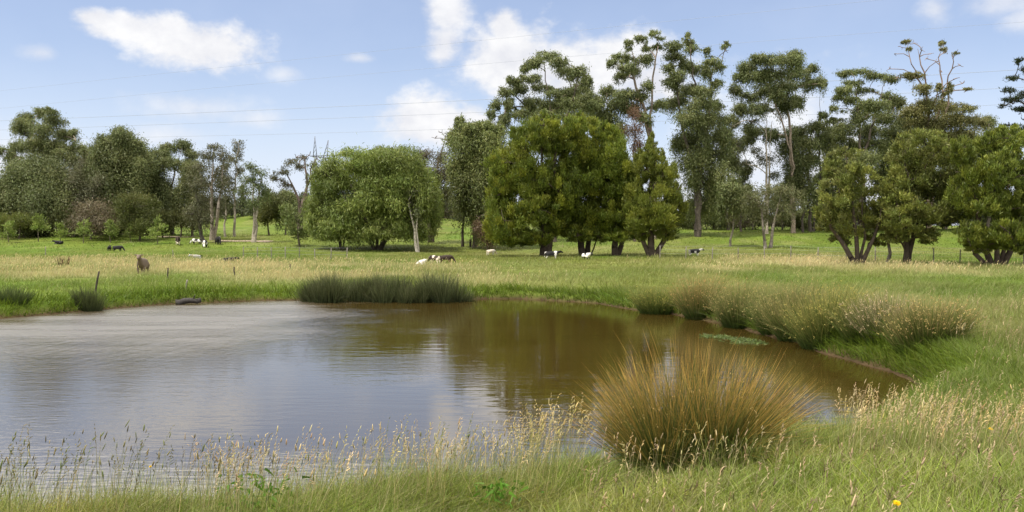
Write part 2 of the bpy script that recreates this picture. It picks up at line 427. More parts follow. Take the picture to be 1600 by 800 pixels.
def on_ground(x, y): return np.stack([x, y, height(x, y)], 1)
def jitter_col(c, amt, n):
    return c * np.exp(RNG.normal(size=(n, 1)) * amt) * np.exp(RNG.normal(size=(n, 3)) * amt * .25)
def wedge(y0, y1, n, u0=-.66, u1=.66):
    """n points with equal density per square metre in the view wedge"""
    y = np.sqrt(RNG.uniform(y0 ** 2, y1 ** 2, n)); x = RNG.uniform(u0, u1, n) * y
    return x, y
WIND = np.array([.22, -.05, 0])

def grass_field(acc, x, y, h, w, segs, lean=.35, col_amt=.2, drys=.32):
    n = len(x)
    p = on_ground(x, y); p[:, 2] -= .02
    c = grass_colour(x, y)
    c = jitter_col(c, col_amt, n)
    dry = (RNG.random(n) < .06)[:, None]
    c = np.where(dry, c * .4 + STRAW * .55, c)
    h = h * (.5 + 1.15 * fbm(x * .45, y * .22, 91, 3)) * np.where(fbm(x * .8, y * .4, 93, 2) > .64, 1.5, 1)
    d = UP + rnd(n) * lean * np.array([1, 1, .3])
    dr = rnd(n) * np.array([.22, .22, 0]) + WIND * .5 + np.array([0, 0, -.22])
    tip = c * 1.0 + (STRAW - c) * (RNG.random((n, 1)) ** 2 * drys)
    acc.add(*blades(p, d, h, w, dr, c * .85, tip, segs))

# meadow beyond the pond and up the slope
acc = Acc()
x, y = wedge(34, 62, 140000, -.78, .78); keep = SD(x, y) > .5; x, y = x[keep], y[keep]
s = straw_mask(x, y)
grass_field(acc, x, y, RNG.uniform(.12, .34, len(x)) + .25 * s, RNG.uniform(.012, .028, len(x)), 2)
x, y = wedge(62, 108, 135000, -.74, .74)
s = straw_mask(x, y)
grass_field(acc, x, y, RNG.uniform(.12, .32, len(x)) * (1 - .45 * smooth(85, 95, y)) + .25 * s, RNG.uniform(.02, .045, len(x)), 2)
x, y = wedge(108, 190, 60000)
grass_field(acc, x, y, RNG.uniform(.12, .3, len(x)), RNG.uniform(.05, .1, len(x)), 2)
o = acc.build('meadow_grass', M_GRASS); tag(o, 'meadow of green and straw coloured grass beyond the pond', 'grass', None, 'stuff')

# straw coloured seed heads standing in the meadow
acc = Acc()
x, y = wedge(42, 88, 170000, -.76, .76); keep = RNG.random(len(x)) < (straw_mask(x, y) - .12) * .27; x, y = x[keep], y[keep]
n = len(x); p = on_ground(x, y); h = RNG.uniform(.28, .58, n)
d = norm(UP + rnd(n) * .18 + WIND * .4)
c = jitter_col(np.tile(STRAW, (n, 1)) * np.array([1.15, 1.1, 1.15]), .16, n)
acc.add(*blades(p, d, h, np.full(n, .016), np.zeros((n, 3)), c * .7, c, 2))
acc.add(*spindles(p + d * h[:, None] * .75, d + WIND, RNG.uniform(.10, .22, n), RNG.uniform(.008, .018, n), c))
o = acc.build('dry_grass', M_SEED); tag(o, 'pale straw coloured seeding grass in drifts across the meadow', 'grass', None, 'stuff')

# lush grass hanging over the far and right hand banks
acc = Acc()
y = RNG.uniform(12, 48, 680000); x = RNG.uniform(-.76, .78, 680000) * y
sd = SD(x, y); keep = (sd > .02) & (RNG.random(len(x)) < smooth(2.8, .1, sd) * np.clip(18 / y, .25, 1)); x, y = x[keep], y[keep]
n = len(x); p = on_ground(x, y); sd = SD(x, y)
c = jitter_col(LUSH * (1 - .3 * fbm(x * .7, y * .7, 77, 3)[:, None]) + np.array([.035, .02, 0]) * fbm(x * .25, y * .25, 78, 2)[:, None], .22, n)
lump = (.35 + 1.1 * fbm(x * .55, y * .55, 71, 3)) * (.6 + .4 * smooth(16, 20, y))
h = RNG.uniform(.28, .68, n) * lump
gy = (SD(x, y + .3) - SD(x, y - .3)) / .6; gx = (SD(x + .3, y) - SD(x - .3, y)) / .6
toward = -np.stack([gx, gy, np.zeros(n)], 1)
dr = toward * RNG.uniform(.05, .55, (n, 1)) + rnd(n) * .2 + np.array([0, 0, -.25])
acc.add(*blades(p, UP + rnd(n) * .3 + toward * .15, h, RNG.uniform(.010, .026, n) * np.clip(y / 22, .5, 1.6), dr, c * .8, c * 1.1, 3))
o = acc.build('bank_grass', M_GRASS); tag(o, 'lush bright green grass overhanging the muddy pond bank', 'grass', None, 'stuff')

# right hand paddock between the near bank and the meadow
acc = Acc()
x, y = wedge(9, 20, 215000, -.1, 1.0); keep = (SD(x, y) > .6) & (x > 2.0); x, y = x[keep], y[keep]
grass_field(acc, x, y, RNG.uniform(.15, .42, len(x)), RNG.uniform(.006, .012, len(x)), 3)
x, y = wedge(20, 40, 190000, 0, .84); keep = (SD(x, y) > .6); x, y = x[keep], y[keep]
grass_field(acc, x, y, RNG.uniform(.14, .38, len(x)), RNG.uniform(.010, .020, len(x)), 2)
o = acc.build('paddock_grass', M_GRASS); tag(o, 'soft green paddock grass on the slope right of the pond', 'grass', None, 'stuff')

# foreground bank
acc = Acc()
NEARC = np.array([.205, .240, .032]); NEARG = np.array([.155, .235, .020]); NEARB = np.array([.32, .235, .060])
def near_grass(x, y, hmin, hmax, w0, w1, segs=4):
    n = len(x); p = on_ground(x, y); p[:, 2] -= .02
    k = fbm(x * .9, y * .9, 81, 3)[:, None]; k2 = fbm(x * .5 + 7, y * .5, 83, 3)[:, None]
    c = NEARC * (1 - k) + NEARG * k
    c = c * (1 - .45 * smooth(.52, .74, k2)) + NEARB * .45 * smooth(.52, .74, k2)
    c = c * (.62 + .76 * fbm(x * 1.7 + 3, y * 1.2, 87, 3)[:, None])
    c = jitter_col(c, .26, n)
    dry = (RNG.random(n) < .09)[:, None]; c = np.where(dry, STRAW * RNG.uniform(.55, .9, (n, 1)), c)
    h = RNG.uniform(hmin, hmax, n) * (.7 + .6 * fbm(x * .8, y * .8, 85, 2))
    pxn = x / y * F + 800; h = h * np.where((pxn > 935) & (pxn < 1215) & (y > 8.2), .5, 1)
    d = UP + rnd(n) * np.array([.35, .35, .1]) + WIND * .3
    dr = rnd(n) * np.array([.35, .35, 0]) + WIND * .6 + np.array([0, 0, -.25])
    tip = c + (STRAW * .9 - c) * (RNG.random((n, 1)) ** 3 * .7)
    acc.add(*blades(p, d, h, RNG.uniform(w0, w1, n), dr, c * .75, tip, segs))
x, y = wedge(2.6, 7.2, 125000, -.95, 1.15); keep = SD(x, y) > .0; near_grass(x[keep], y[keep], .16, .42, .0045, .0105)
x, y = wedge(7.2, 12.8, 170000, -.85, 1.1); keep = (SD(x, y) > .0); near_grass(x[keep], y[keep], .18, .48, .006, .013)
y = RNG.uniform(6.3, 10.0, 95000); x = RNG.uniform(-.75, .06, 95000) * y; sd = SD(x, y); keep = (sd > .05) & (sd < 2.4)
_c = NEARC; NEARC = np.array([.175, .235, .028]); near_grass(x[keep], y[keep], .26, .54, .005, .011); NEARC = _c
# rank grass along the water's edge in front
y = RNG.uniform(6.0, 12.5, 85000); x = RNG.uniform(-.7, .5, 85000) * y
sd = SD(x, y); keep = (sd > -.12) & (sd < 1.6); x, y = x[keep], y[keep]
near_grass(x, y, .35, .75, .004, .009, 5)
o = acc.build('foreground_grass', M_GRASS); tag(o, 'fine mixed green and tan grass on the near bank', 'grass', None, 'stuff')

# flowering stalks along the near water's edge and on the right crest
acc = Acc()
def stalks(x, y, h0, h1, kind_p, cset):
    n = len(x); p = on_ground(x, y); h = RNG.uniform(h0, h1, n)
    d = norm(UP + rnd(n) * np.array([.10, .10, .02]) + WIND * .15)
    dr = rnd(n) * np.array([.10, .10, 0]) + WIND * .30
    ci = RNG.integers(0, len(cset), n); c = jitter_col(np.array(cset)[ci], .15, n)
    g = jitter_col(np.tile(np.array([.16, .19, .055]), (n, 1)), .2, n)
    acc.add(*blades(p, d, h, np.full(n, .0045), dr, g, c * .8 + g * .2, 5, 1, .25))
    tipd = norm(d + 2 * dr)
    tip = p + d * h[:, None] + dr * h[:, None]
    k = RNG.random(n)
    a = k < kind_p                                   # a single dense head
    L = RNG.uniform(.045, .10, n)
    acc.add(*spindles((tip - tipd * L[:, None] * .8)[a], tipd[a], L[a], RNG.uniform(.004, .0075, n)[a], c[a]))
    b = ~a                                           # a loose panicle: several spikelets on the last part of the stalk
    for j in range(7):
        t = 1 - j * .035
        q = p + d * (h * t)[:, None] + dr * (h * t * t)[:, None]
        dd = norm(tipd * .9 + rnd(n) * .45 + np.array([.2, 0, -.1]))
        acc.add(*spindles(q[b], dd[b], RNG.uniform(.022, .048, n)[b], RNG.uniform(.0022, .0042, n)[b], c[b]))
GREENH = [(.17, .19, .06), (.20, .17, .075), (.13, .11, .05), (.30, .25, .11)]
STRAWH = [(.62, .50, .25), (.52, .39, .17), (.68, .56, .30), (.45, .38, .13)]
PINKH = [(.50, .37, .23), (.56, .45, .27), (.40, .30, .18)]
def edge_pts(n, px0, px1, d0, d1, s0, s1):
    px = RNG.uniform(px0, px1, n * 6); y = RNG.uniform(d0, d1, n * 6); x = (px - 800) / F * y
    s = SD(x, y); k = (s > s0) & (s < s1)
    return x[k][:n], y[k][:n]
stalks(*edge_pts(150, -60, 260, 6.3, 9.2, 0, 1.9), .70, 1.02, .55, GREENH)
stalks(*edge_pts(70, 260, 420, 6.3, 9.2, 0, 1.9), .6, .9, .5, GREENH + PINKH)
stalks(*edge_pts(290, 300, 720, 6.3, 9.8, 0, 1.7), .55, .92, .4, STRAWH + GREENH[:1] + PINKH)
stalks(*edge_pts(150, 680, 830, 6.5, 10.5, 0, 1.4), .5, .85, .4, STRAWH + GREENH[:1])
stalks(*edge_pts(110, 790, 900, 7.5, 11.0, .0, 1.4), .65, .98, .25, STRAWH)
stalks(*edge_pts(55, 880, 1240, 7.6, 9.4, .6, 3.4), .40, .62, .4, PINKH + STRAWH)
stalks(*edge_pts(230, 1320, 1480, 8.5, 11.6, .1, 3.4), .5, .82, .3, STRAWH + PINKH)
stalks(*edge_pts(330, 1440, 1680, 7.6, 11.6, .8, 9), .45, .75, .3, PINKH + STRAWH[:2])
stalks(*edge_pts(420, 900, 1700, 4.2, 9.0, 1.5, 12), .28, .5, .4, PINKH + GREENH)
stalks(*edge_pts(300, 1450, 1700, 12, 24, .8, 14), .4, .75, .3, PINKH)
n = 2200; x, y = edge_pts(n, -60, 900, 6.3, 9.9, 0, 1.6); n = len(x); p = on_ground(x, y); g = jitter_col(np.array([(.17, .21, .05), (.40, .34, .16), (.24, .26, .08)])[RNG.integers(0, 3, n)], .2, n)
acc.add(*blades(p, UP + rnd(n) * .14 + WIND * .2, RNG.uniform(.35, .8, n), np.full(n, .005), rnd(n) * np.array([.15, .15, 0]) + WIND * .3, g * .8, g, 4, 1, .5))
o = acc.build('seeding_grass', M_SEED); tag(o, 'tall seeding grass stalks with green and straw heads on the near bank', 'grass', None, 'stuff')

# ------------------------------------------------------------------ rush tussocks and reeds
def clump(name, label, group, base, n, rad, hgt, spread, croot, ctip, w=.006, cpow=1.6, segs=4, heads=None, squash=1.0, ctip2=None, hvar=.3, lumps=0):
    b = np.array([base[0], base[1], hz(base[0], base[1])])
    if b[2] < 0: b[2] = -.03
    root = empty(name, b, label, 'rushes', group)
    a = RNG.uniform(0, 2 * math.pi, n); r = np.sqrt(RNG.random(n))
    off = np.stack([np.cos(a) * r * rad, np.sin(a) * r * rad * squash, np.zeros(n)], 1)
    p = b + off; g = np.maximum(height(p[:, 0], p[:, 1]), -.08); p[:, 2] = g - .02
    hl = np.ones(n); glob = np.zeros((n, 3))
    if lumps:
        lc = np.stack([RNG.uniform(-1, 1, lumps) * rad, RNG.uniform(-1, 1, lumps) * rad * squash], 1); lh = RNG.uniform(.82 if lumps == 11 else .62, 1.05, lumps); li = RNG.integers(0, lumps, n)
        p[:, :2] = b[:2] + lc[li] + RNG.normal(size=(n, 2)) * rad * .13
        p[:, 2] = np.maximum(height(p[:, 0], p[:, 1]), -.08) - .02
        hl = lh[li] * (1 - .38 * np.clip(np.abs(lc[li, 0]) / rad, 0, 1) ** 2.5); e = p[:, :2] - b[:2] - lc[li]; a = np.arctan2(e[:, 1], e[:, 0]); r = np.clip(np.linalg.norm(e, axis=1) / (rad * .25), 0, 1)
        glob[:, :2] = (p[:, :2] - b[:2]) / rad * spread * (.75 if lumps == 11 else .25)
    lean = np.stack([np.cos(a), np.sin(a), np.zeros(n)], 1) * (r ** 1.3 * spread)[:, None] + rnd(n) * np.array([.10, .10, .02])
    d = norm(UP + lean * (.55 if lumps == 11 else 1) + glob)
    h = hgt * RNG.uniform(1 - hvar, 1.0 + hvar * .35, n) * (1 - .18 * r) * hl
    dr = np.stack([np.cos(a), np.sin(a), np.zeros(n)], 1) * (r * .12)[:, None] + rnd(n) * np.array([.06, .06, 0]) + np.array([0, 0, -.04])
    bent = (RNG.random(n) < .12)[:, None]; dr = dr + bent * (norm(np.stack([np.cos(a), np.sin(a), np.zeros(n)], 1) + rnd(n) * .6) * RNG.uniform(.15, .5, (n, 1)) + np.array([0, 0, -.30])) * np.array([1, 1, 1])
    cr = jitter_col(np.tile(np.array(croot), (n, 1)), .2, n); ct = jitter_col(np.tile(np.array(ctip), (n, 1)), .2, n)
    if ctip2 is not None:
        k = (RNG.random(n) < (.5 if lumps == 5 else .35))[:, None]; ct = np.where(k, jitter_col(np.tile(np.array(ctip2), (n, 1)), .15, n), ct)
    A = Acc(); A.add(*blades(p, d, h, np.full(n, w) * RNG.uniform(.7, 1.3, n), dr, cr, ct, segs, cpow, .45))
    A.build('stems', M_GRASS, root, b)
    if heads:
        k = RNG.random(n) < heads[0]
        t = RNG.uniform(.68, .92, n)[:, None]
        q = p + d * h[:, None] * t + dr * h[:, None] * t * t
        H = Acc(); m = k.sum()
        for j in range(3):
            H.add(*spindles(q[k] + rnd(m) * .012, norm(d[k] + rnd(m) * .9), RNG.uniform(.5, 1, m) * heads[1], RNG.uniform(.5, 1, m) * heads[1] * .22, jitter_col(np.tile(np.array(heads[2]), (m, 1)), .2, m)))
        H.build('seed_heads', M_SEED, root, b)['kind'] = 'stuff'
    return root
GOLD = (.62, .37, .09); RUSHG = (.050, .072, .018); TAN = (.42, .30, .12)
def at(px, d): return ((px - 800) / F * d, d)
_t = clump('rush_tussock', 'big golden topped rush tussock in the foreground at the water edge', 'rush tussocks around the pond', at(1082, 9.95), 4600, .54, 1.56, .70, (.026, .060, .010), GOLD, .0066, 2.6, 6, (.05, .028, (.42, .30, .11)), .8, (.16, .16, .04), .5, 11)
_b = np.array(_t.location); n = 900; a = RNG.uniform(0, 2 * math.pi, n); r = np.sqrt(RNG.random(n)) * .62
p = _b + np.stack([np.cos(a) * r, np.sin(a) * r * .8, np.zeros(n)], 1); p[:, 2] = np.maximum(height(p[:, 0], p[:, 1]), -.05) + RNG.uniform(0, .22, n)
o_ = np.stack([np.cos(a), np.sin(a), np.zeros(n)], 1)
A = Acc(); c = jitter_col(np.array([(.30, .21, .09), (.20, .15, .07), (.42, .33, .16), (.12, .15, .04)])[RNG.integers(0, 4, n)], .2, n)
A.add(*blades(p, norm(o_ * .8 + rnd(n) * .7 + UP * .75), RNG.uniform(.25, .75, n), np.full(n, .006), o_ * .25 + rnd(n) * .25 + np.array([0, 0, -.55]), c, c, 5, 1, .4)); A.build('dead_thatch', M_GRASS, _t, _b)
RB = [  # pixel x, distance, radius, top pixel y, tip pigment, label
    (1026, 31.9, .66, 446, (.30, .28, .07), 'low olive tussock leftmost on the right bank'),
    (1092, 29.8, .46, 431, (.42, .28, .11), 'tall narrow rusty topped tussock leaning over the bank'),
    (1155, 27.2, .50, 441, (.38, .31, .12), 'small tan tussock right of the rusty topped one'),
    (1212, 25.2, .46, 452, (.36, .32, .12), 'tan green tussock behind the floating weed'),
    (1246, 23.9, .56, 454, (.38, .31, .12), 'fuzzy brown tussock in the middle of the right bank'),
    (1292, 22.2, .68, 458, (.40, .35, .10), 'broad dark based tussock with yellowish speckled top'),
    (1352, 20.9, .50, 466, (.34, .30, .10), 'narrow tussock left of the pale plumed one'),
    (1388, 20.2, .54, 462, (.52, .41, .24), 'tall tussock with pale pinkish plumes on the right bank'),
    (1452, 18.8, .74, 470, (.40, .31, .12), 'large dark green tussock with brown top near the right end of the bank'),
]
for (px, d, rad, ty, tip, lab) in RB:
    g_ = max(hz(*at(px, d)), 0); h = float(np.clip(P(px, ty, d)[2] - g_, .5, 1.4)) * 1.22
    clump('rush_tussock', lab, 'rush tussocks around the pond', at(px, d + .2), int(1600 * rad / .5), rad * .78, h, .55, (.048, .080, .014), tip, .010, 1.9, 4, (.16, .05, tuple(min(1, v * 1.1) for v in tip)), 1, (.14, .185, .035), .42, 0)
REED = (.070, .080, .026)
for (px, d, rad, h, lab) in [(520, 37.4, 1.28, 1.12, 'leftmost of three dark reed beds on the far shore'), (604, 37.3, 1.0, 1.1, 'middle of three dark reed beds on the far shore'), (692, 37.3, 1.02, 1.2, 'tallest and rightmost of three dark reed beds on the far shore')]:
    clump('reed_bed', lab, 'reed beds on the far shore', at(px, d), 3400, rad, h * 1.4, .32, (.036, .05, .018), REED, .016, 1, 3, None, .6, (.15, .155, .07), .5, 15)
clump('reed_clump', 'small dark reed clump beside the leaning post on the far left bank', None, at(137, 33.0), 700, .42, .95, .3, (.036, .05, .018), REED, .014, 1, 3, None, .8, None, .4)
clump('weedy_clump', 'low dark leafy clump on the bank at the left edge', None, at(18, 31.5), 600, .5, .75, .5, (.045, .07, .02), (.08, .10, .03), .018, 1, 3, None, .8, None, .4)
for px, d, lab in [(93, 60.5, 'left of two clusters of dark dock stalks'), (105, 61, 'right of two clusters of dark dock stalks')]:
    clump('dock_stalk', lab, 'dark dock stalks in the dry grass', at(px, d), 14, .12, 1.0, .2, (.07, .045, .02), (.10, .055, .03), .05, 1, 3)

# floating weed
A = Acc(); n = 1300
c0 = PZ(1146, 531); a = RNG.uniform(0, 2 * math.pi, n); r = np.sqrt(RNG.random(n))
x = c0[0] + np.cos(a) * r * .68 + RNG.normal(size=n) * .07; y = c0[1] + np.sin(a) * r * .8 - np.cos(a) * r * .75 + RNG.normal(size=n) * .10
kp = fbm(x * 2.6, y * 1.6, 55, 3) > .46; x, y = x[kp], y[kp]; n = len(x)
p = np.stack([x, y, np.full(n, .0)], 1)
d = norm(rnd(n) * np.array([1, 1, .0]) + UP * RNG.uniform(.05, .7, (n, 1)))
c = jitter_col(np.tile(np.array([.11, .15, .042]), (n, 1)), .2, n)
A.add(*blades(p, d, RNG.uniform(.04, .13, n), RNG.uniform(.02, .045, n), np.tile(np.array([0, 0, -.1]), (n, 1)), c, c, 2))
o = A.build('pond_weed', M_GRASS); tag(o, 'pale green patch of floating weed near the right bank', 'water weed', None, 'stuff')
# broad leaved plants in the near left corner of the bank
for (px, d, s, lab) in [(405, 7.6, .28, 'small bright green leafy weed at the bottom edge of the near bank'), (780, 7.9, .2, 'tiny leafy green weed low on the near bank in the middle')]:
    b = np.array([*at(px, d), 0]); b[2] = hz(b[0], b[1])
    root = empty('leafy_weed', b, lab, 'weed'); A = Acc(); n = 160
    p = b + rnd(n) * np.array([s * .6, s * .4, 0]) + UP * RNG.uniform(0, s * 1.9, (n, 1))
    c = jitter_col(np.tile(np.array([.10, .21, .02]), (n, 1)), .2, n)
    A.add(*blades(p, norm(rnd(n) + UP * .4), RNG.uniform(.05, .11, n), RNG.uniform(.018, .035, n), np.tile(np.array([0, 0, -.3]), (n, 1)), c, c, 3, 1, .5)); A.build('leaves', M_GRASS, root, b)
    A = Acc(); m = 14; q = np.tile(b, (m, 1)) + rnd(m) * np.array([s * .4, s * .3, 0]); q[:, 2] = b[2]
    A.add(*blades(q, UP + rnd(m) * .2, RNG.uniform(s, s * 2, m), np.full(m, .006), np.zeros((m, 3)), np.tile([.1, .15, .03], (m, 1)), np.tile([.1, .18, .03], (m, 1)), 3)); A.build('stems', M_GRASS, root, b)

# dandelion like flowers
def flower(px, py, d, size, lab):
    t = P(px, py, d); b = np.array([t[0] - .02, d + .01, 0]); b[2] = hz(b[0], b[1])
    root = empty('yellow_flower', b, lab, 'flower', 'yellow flowers in the grass')
    A = Acc(); k = 9
    for i in range(k):
        f = i / (k - 1); cpt = b + (t - b) * f
        A.add([cpt + np.array([math.cos(j * 2.0944) * .0018, math.sin(j * 2.0944) * .0018, 0]) for j in range(3)], None, None, (.13, .17, .05))
    q = [[3 * i + j, 3 * i + (j + 1) % 3, 3 * i + 3 + (j + 1) % 3, 3 * i + 3 + j] for i in range(k - 1) for j in range(3)]
    A.q = [np.array(q)]; A.build('stem', M_GRASS, root, b)
    A = Acc(); ax = norm(np.array([-.1, -.45, .9]))
    for ring, (m, tilt, l) in enumerate([(21, .15, 1.0), (18, .4, .8), (12, .8, .55)]):
        a = np.arange(m) / m * 2 * math.pi + ring * .2
        u = norm(np.cross(ax, [1, 0, 0])); v = np.cross(ax, u)
        dirs = np.cos(a)[:, None] * u + np.sin(a)[:, None] * v + ax * tilt
        A.add(*blades(np.tile(t, (m, 1)), dirs, np.full(m, size * .5 * l), np.full(m, size * .17), np.tile(-ax * .1, (m, 1)), np.tile([.80, .55, .01], (m, 1)), np.tile([.85, .62, .02], (m, 1)), 3, 1, .25))
    A.build('petals', M_GRASS, root, b)
    A = Acc(); A.add(*spindles(np.array([t - ax * .016]), np.array([ax]), np.array([.02]), np.array([.006]), np.array([[.10, .16, .04]]))); A.build('calyx', M_GRASS, root, b)
flower(1401, 786, 4.6, .046, 'bright yellow flower open in the grass at the bottom right')
flower(1548, 670, 8.3, .040, 'distant small yellow flower on the right grassy crest')
flower(235, 729, 8.2, .03, 'tiny yellow flower among the seeding stalks left of the pond edge')

# ------------------------------------------------------------------ trees
STY = {  # leaf length, width, cover factor, pigment list, bark, orientation mode, copies in depth
    'gum':    dict(l=.38, w=.105, k=5.4, cols=[(.150, .172, .058), (.180, .195, .066), (.125, .150, .052)], bark=(.20, .165, .13), mode='droop', sub=18, sig=.23),
    'gumdk':  dict(l=.38, w=.11, k=5.6, cols=[(.130, .152, .050), (.160, .174, .060), (.110, .134, .046)], bark=(.14, .115, .09), mode='droop', sub=18, sig=.23),
    'sparse': dict(l=.36, w=.09, k=2.4, cols=[(.125, .130, .062), (.145, .138, .072), (.105, .105, .052)], bark=(.30, .26, .21), mode='droop', sub=8, sig=.42),
    'brown':  dict(l=.34, w=.09, k=3.2, cols=[(.130, .104, .058), (.115, .105, .050), (.15, .118, .07)], bark=(.13, .10, .08), mode='droop', sub=8, sig=.4),
    'cyp':    dict(flame=1, l=.34, w=.065, k=6.4, cols=[(.118, .155, .018), (.160, .192, .022), (.085, .118, .016), (.22, .235, .026)], bark=(.075, .058, .045), mode='spray', sub=32, sig=.118, tail=.22),
    'cyp2':   dict(flame=1, l=.31, w=.062, k=5.2, cols=[(.145, .170, .025), (.105, .130, .021), (.195, .210, .030)], bark=(.085, .065, .05), mode='spray', sub=26, sig=.11, tail=.16),
    'willow': dict(l=.50, w=.085, k=4.6, cols=[(.165, .205, .042), (.190, .225, .048), (.130, .172, .036)], bark=(.07, .06, .045), mode='weep', sub=24, sig=.19, tail=.2),
    'shrub':  dict(l=.26, w=.065, k=4.6, cols=[(.155, .178, .036), (.118, .142, .030), (.205, .218, .044), (.150, .155, .045)], bark=(.075, .058, .045), mode='spray', sub=22, sig=.135, tail=.2),
    'sapling': dict(l=.34, w=.12, k=3.6, cols=[(.22, .28, .06), (.18, .24, .05), (.25, .30, .085)], bark=(.12, .1, .07), mode='spray', sub=9, sig=.26),
    'bush':   dict(l=.34, w=.11, k=4.6, cols=[(.105, .120, .033), (.085, .10, .028), (.128, .132, .04)], bark=(.10, .08, .06), mode='spray', sub=9, sig=.3),
    'pine':   dict(l=.40, w=.07, k=5.0, cols=[(.030, .044, .020), (.042, .054, .024)], bark=(.06, .05, .04), mode='spray', sub=10, sig=.25),
    'far':    dict(l=.7, w=.28, k=4.6, cols=[(.085, .10, .045), (.10, .105, .052), (.078, .092, .042)], bark=(.12, .1, .08), mode='droop', sub=7, sig=.34),
}
TWIG = {k: dict(STY[k], k=STY[k]['k'] * .45, sub=3, sig=.27) for k in ('gum', 'gumdk', 'sparse')}
def foliage(A, c, rx, rd, rz, st, s, tint):
    n = int(max(25, st['k'] * math.pi * rx * rz / (st['l'] * st['w'] * .55)))
    m = max(3, int(st['sub'] * RNG.uniform(.7, 1.3)))
    e = norm(rnd(m)); rr = RNG.uniform(.35, .95, (m, 1))
    sc_ = np.array([rx, rd, rz])
    if st['mode'] == 'droop': e[:, 2] = np.where(e[:, 2] < -.2, np.abs(e[:, 2]) * .8, e[:, 2]) + .05
    cen = c + e * rr * sc_
    i = RNG.integers(0, m, n)
    off = np.clip(rnd(n), -1.7, 1.7) * sc_ * st['sig'] * RNG.uniform(.6, 1.1, (m, 1))[i] * np.where(RNG.random((n, 1)) < st.get('tail', .22), 1.6, .95)
    if st['mode'] == 'droop':
        off[:, 2] = off[:, 2] * .9 - np.minimum(RNG.exponential(.34, n), .9) * rz * RNG.uniform(.3, 1.5, m)[i]
    if st.get('flame'): off *= np.array([.95, .95, 1.1])
    p = cen[i] + off
    stray = RNG.random(n) < (0 if st['mode'] == 'droop' else .006)
    p[stray] += (rnd(n) * sc_ * .35)[stray]
    nout = norm((p - c) / sc_ * .8 + norm(off / sc_) * .7 + UP * .55)
    md = st['mode']
    if md == 'droop': a = norm(-UP * .65 + rnd(n) * .55 + nout * .45)
    elif md == 'weep': a = norm(-UP * .8 + rnd(n) * .55 + nout * .4)
    else: a = norm(UP * (.75 if st.get('flame') else .45) + nout * .8 + rnd(n) * .45)
    nn = norm(nout + rnd(n) * .55)
    side = norm(np.cross(a, nn))
    L = (st['l'] * RNG.uniform(.6, 1.35, n))[:, None]; W = (st['w'] * RNG.uniform(.65, 1.3, n))[:, None]
    bow = np.cross(side, a) * L * .10
    V = np.stack([p - a * L * .5, p + side * W * .5 + bow, p + a * L * .5, p - side * W * .5 + bow], 1).reshape(-1, 3)
    base = np.array(st['cols'])[RNG.integers(0, len(st['cols']), m)][i] * .72 + np.array(st['cols'])[RNG.integers(0, len(st['cols']), n)] * .28
    col = jitter_col(base * tint, .16, n)
    A.add(V, np.arange(n * 4).reshape(n, 4), None, np.repeat(col, 4, 0))

def tubes(A, nodes, par, rad, col, k=6):
    for i in range(len(nodes)):
        j = par[i]
        if j < 0: continue
        a, b = nodes[j], nodes[i]; d = b - a
        if np.linalg.norm(d) < 1e-4: continue
        d = d / np.linalg.norm(d)
        u = np.cross(d, [0.3, 1, 0.1]); u /= np.linalg.norm(u); v = np.cross(d, u)
        ra = min(rad[j], rad[i] * 1.6); rb = rad[i]
        an = np.arange(k) / k * 2 * math.pi
        e = np.cos(an)[:, None] * u + np.sin(an)[:, None] * v
        V = np.concatenate([a + e * ra, b + e * rb])
        q = [[m, (m + 1) % k, k + (m + 1) % k, k + m] for m in range(k)]
        A.add(V, q, None, np.array(col) * RNG.uniform(.8, 1.2))

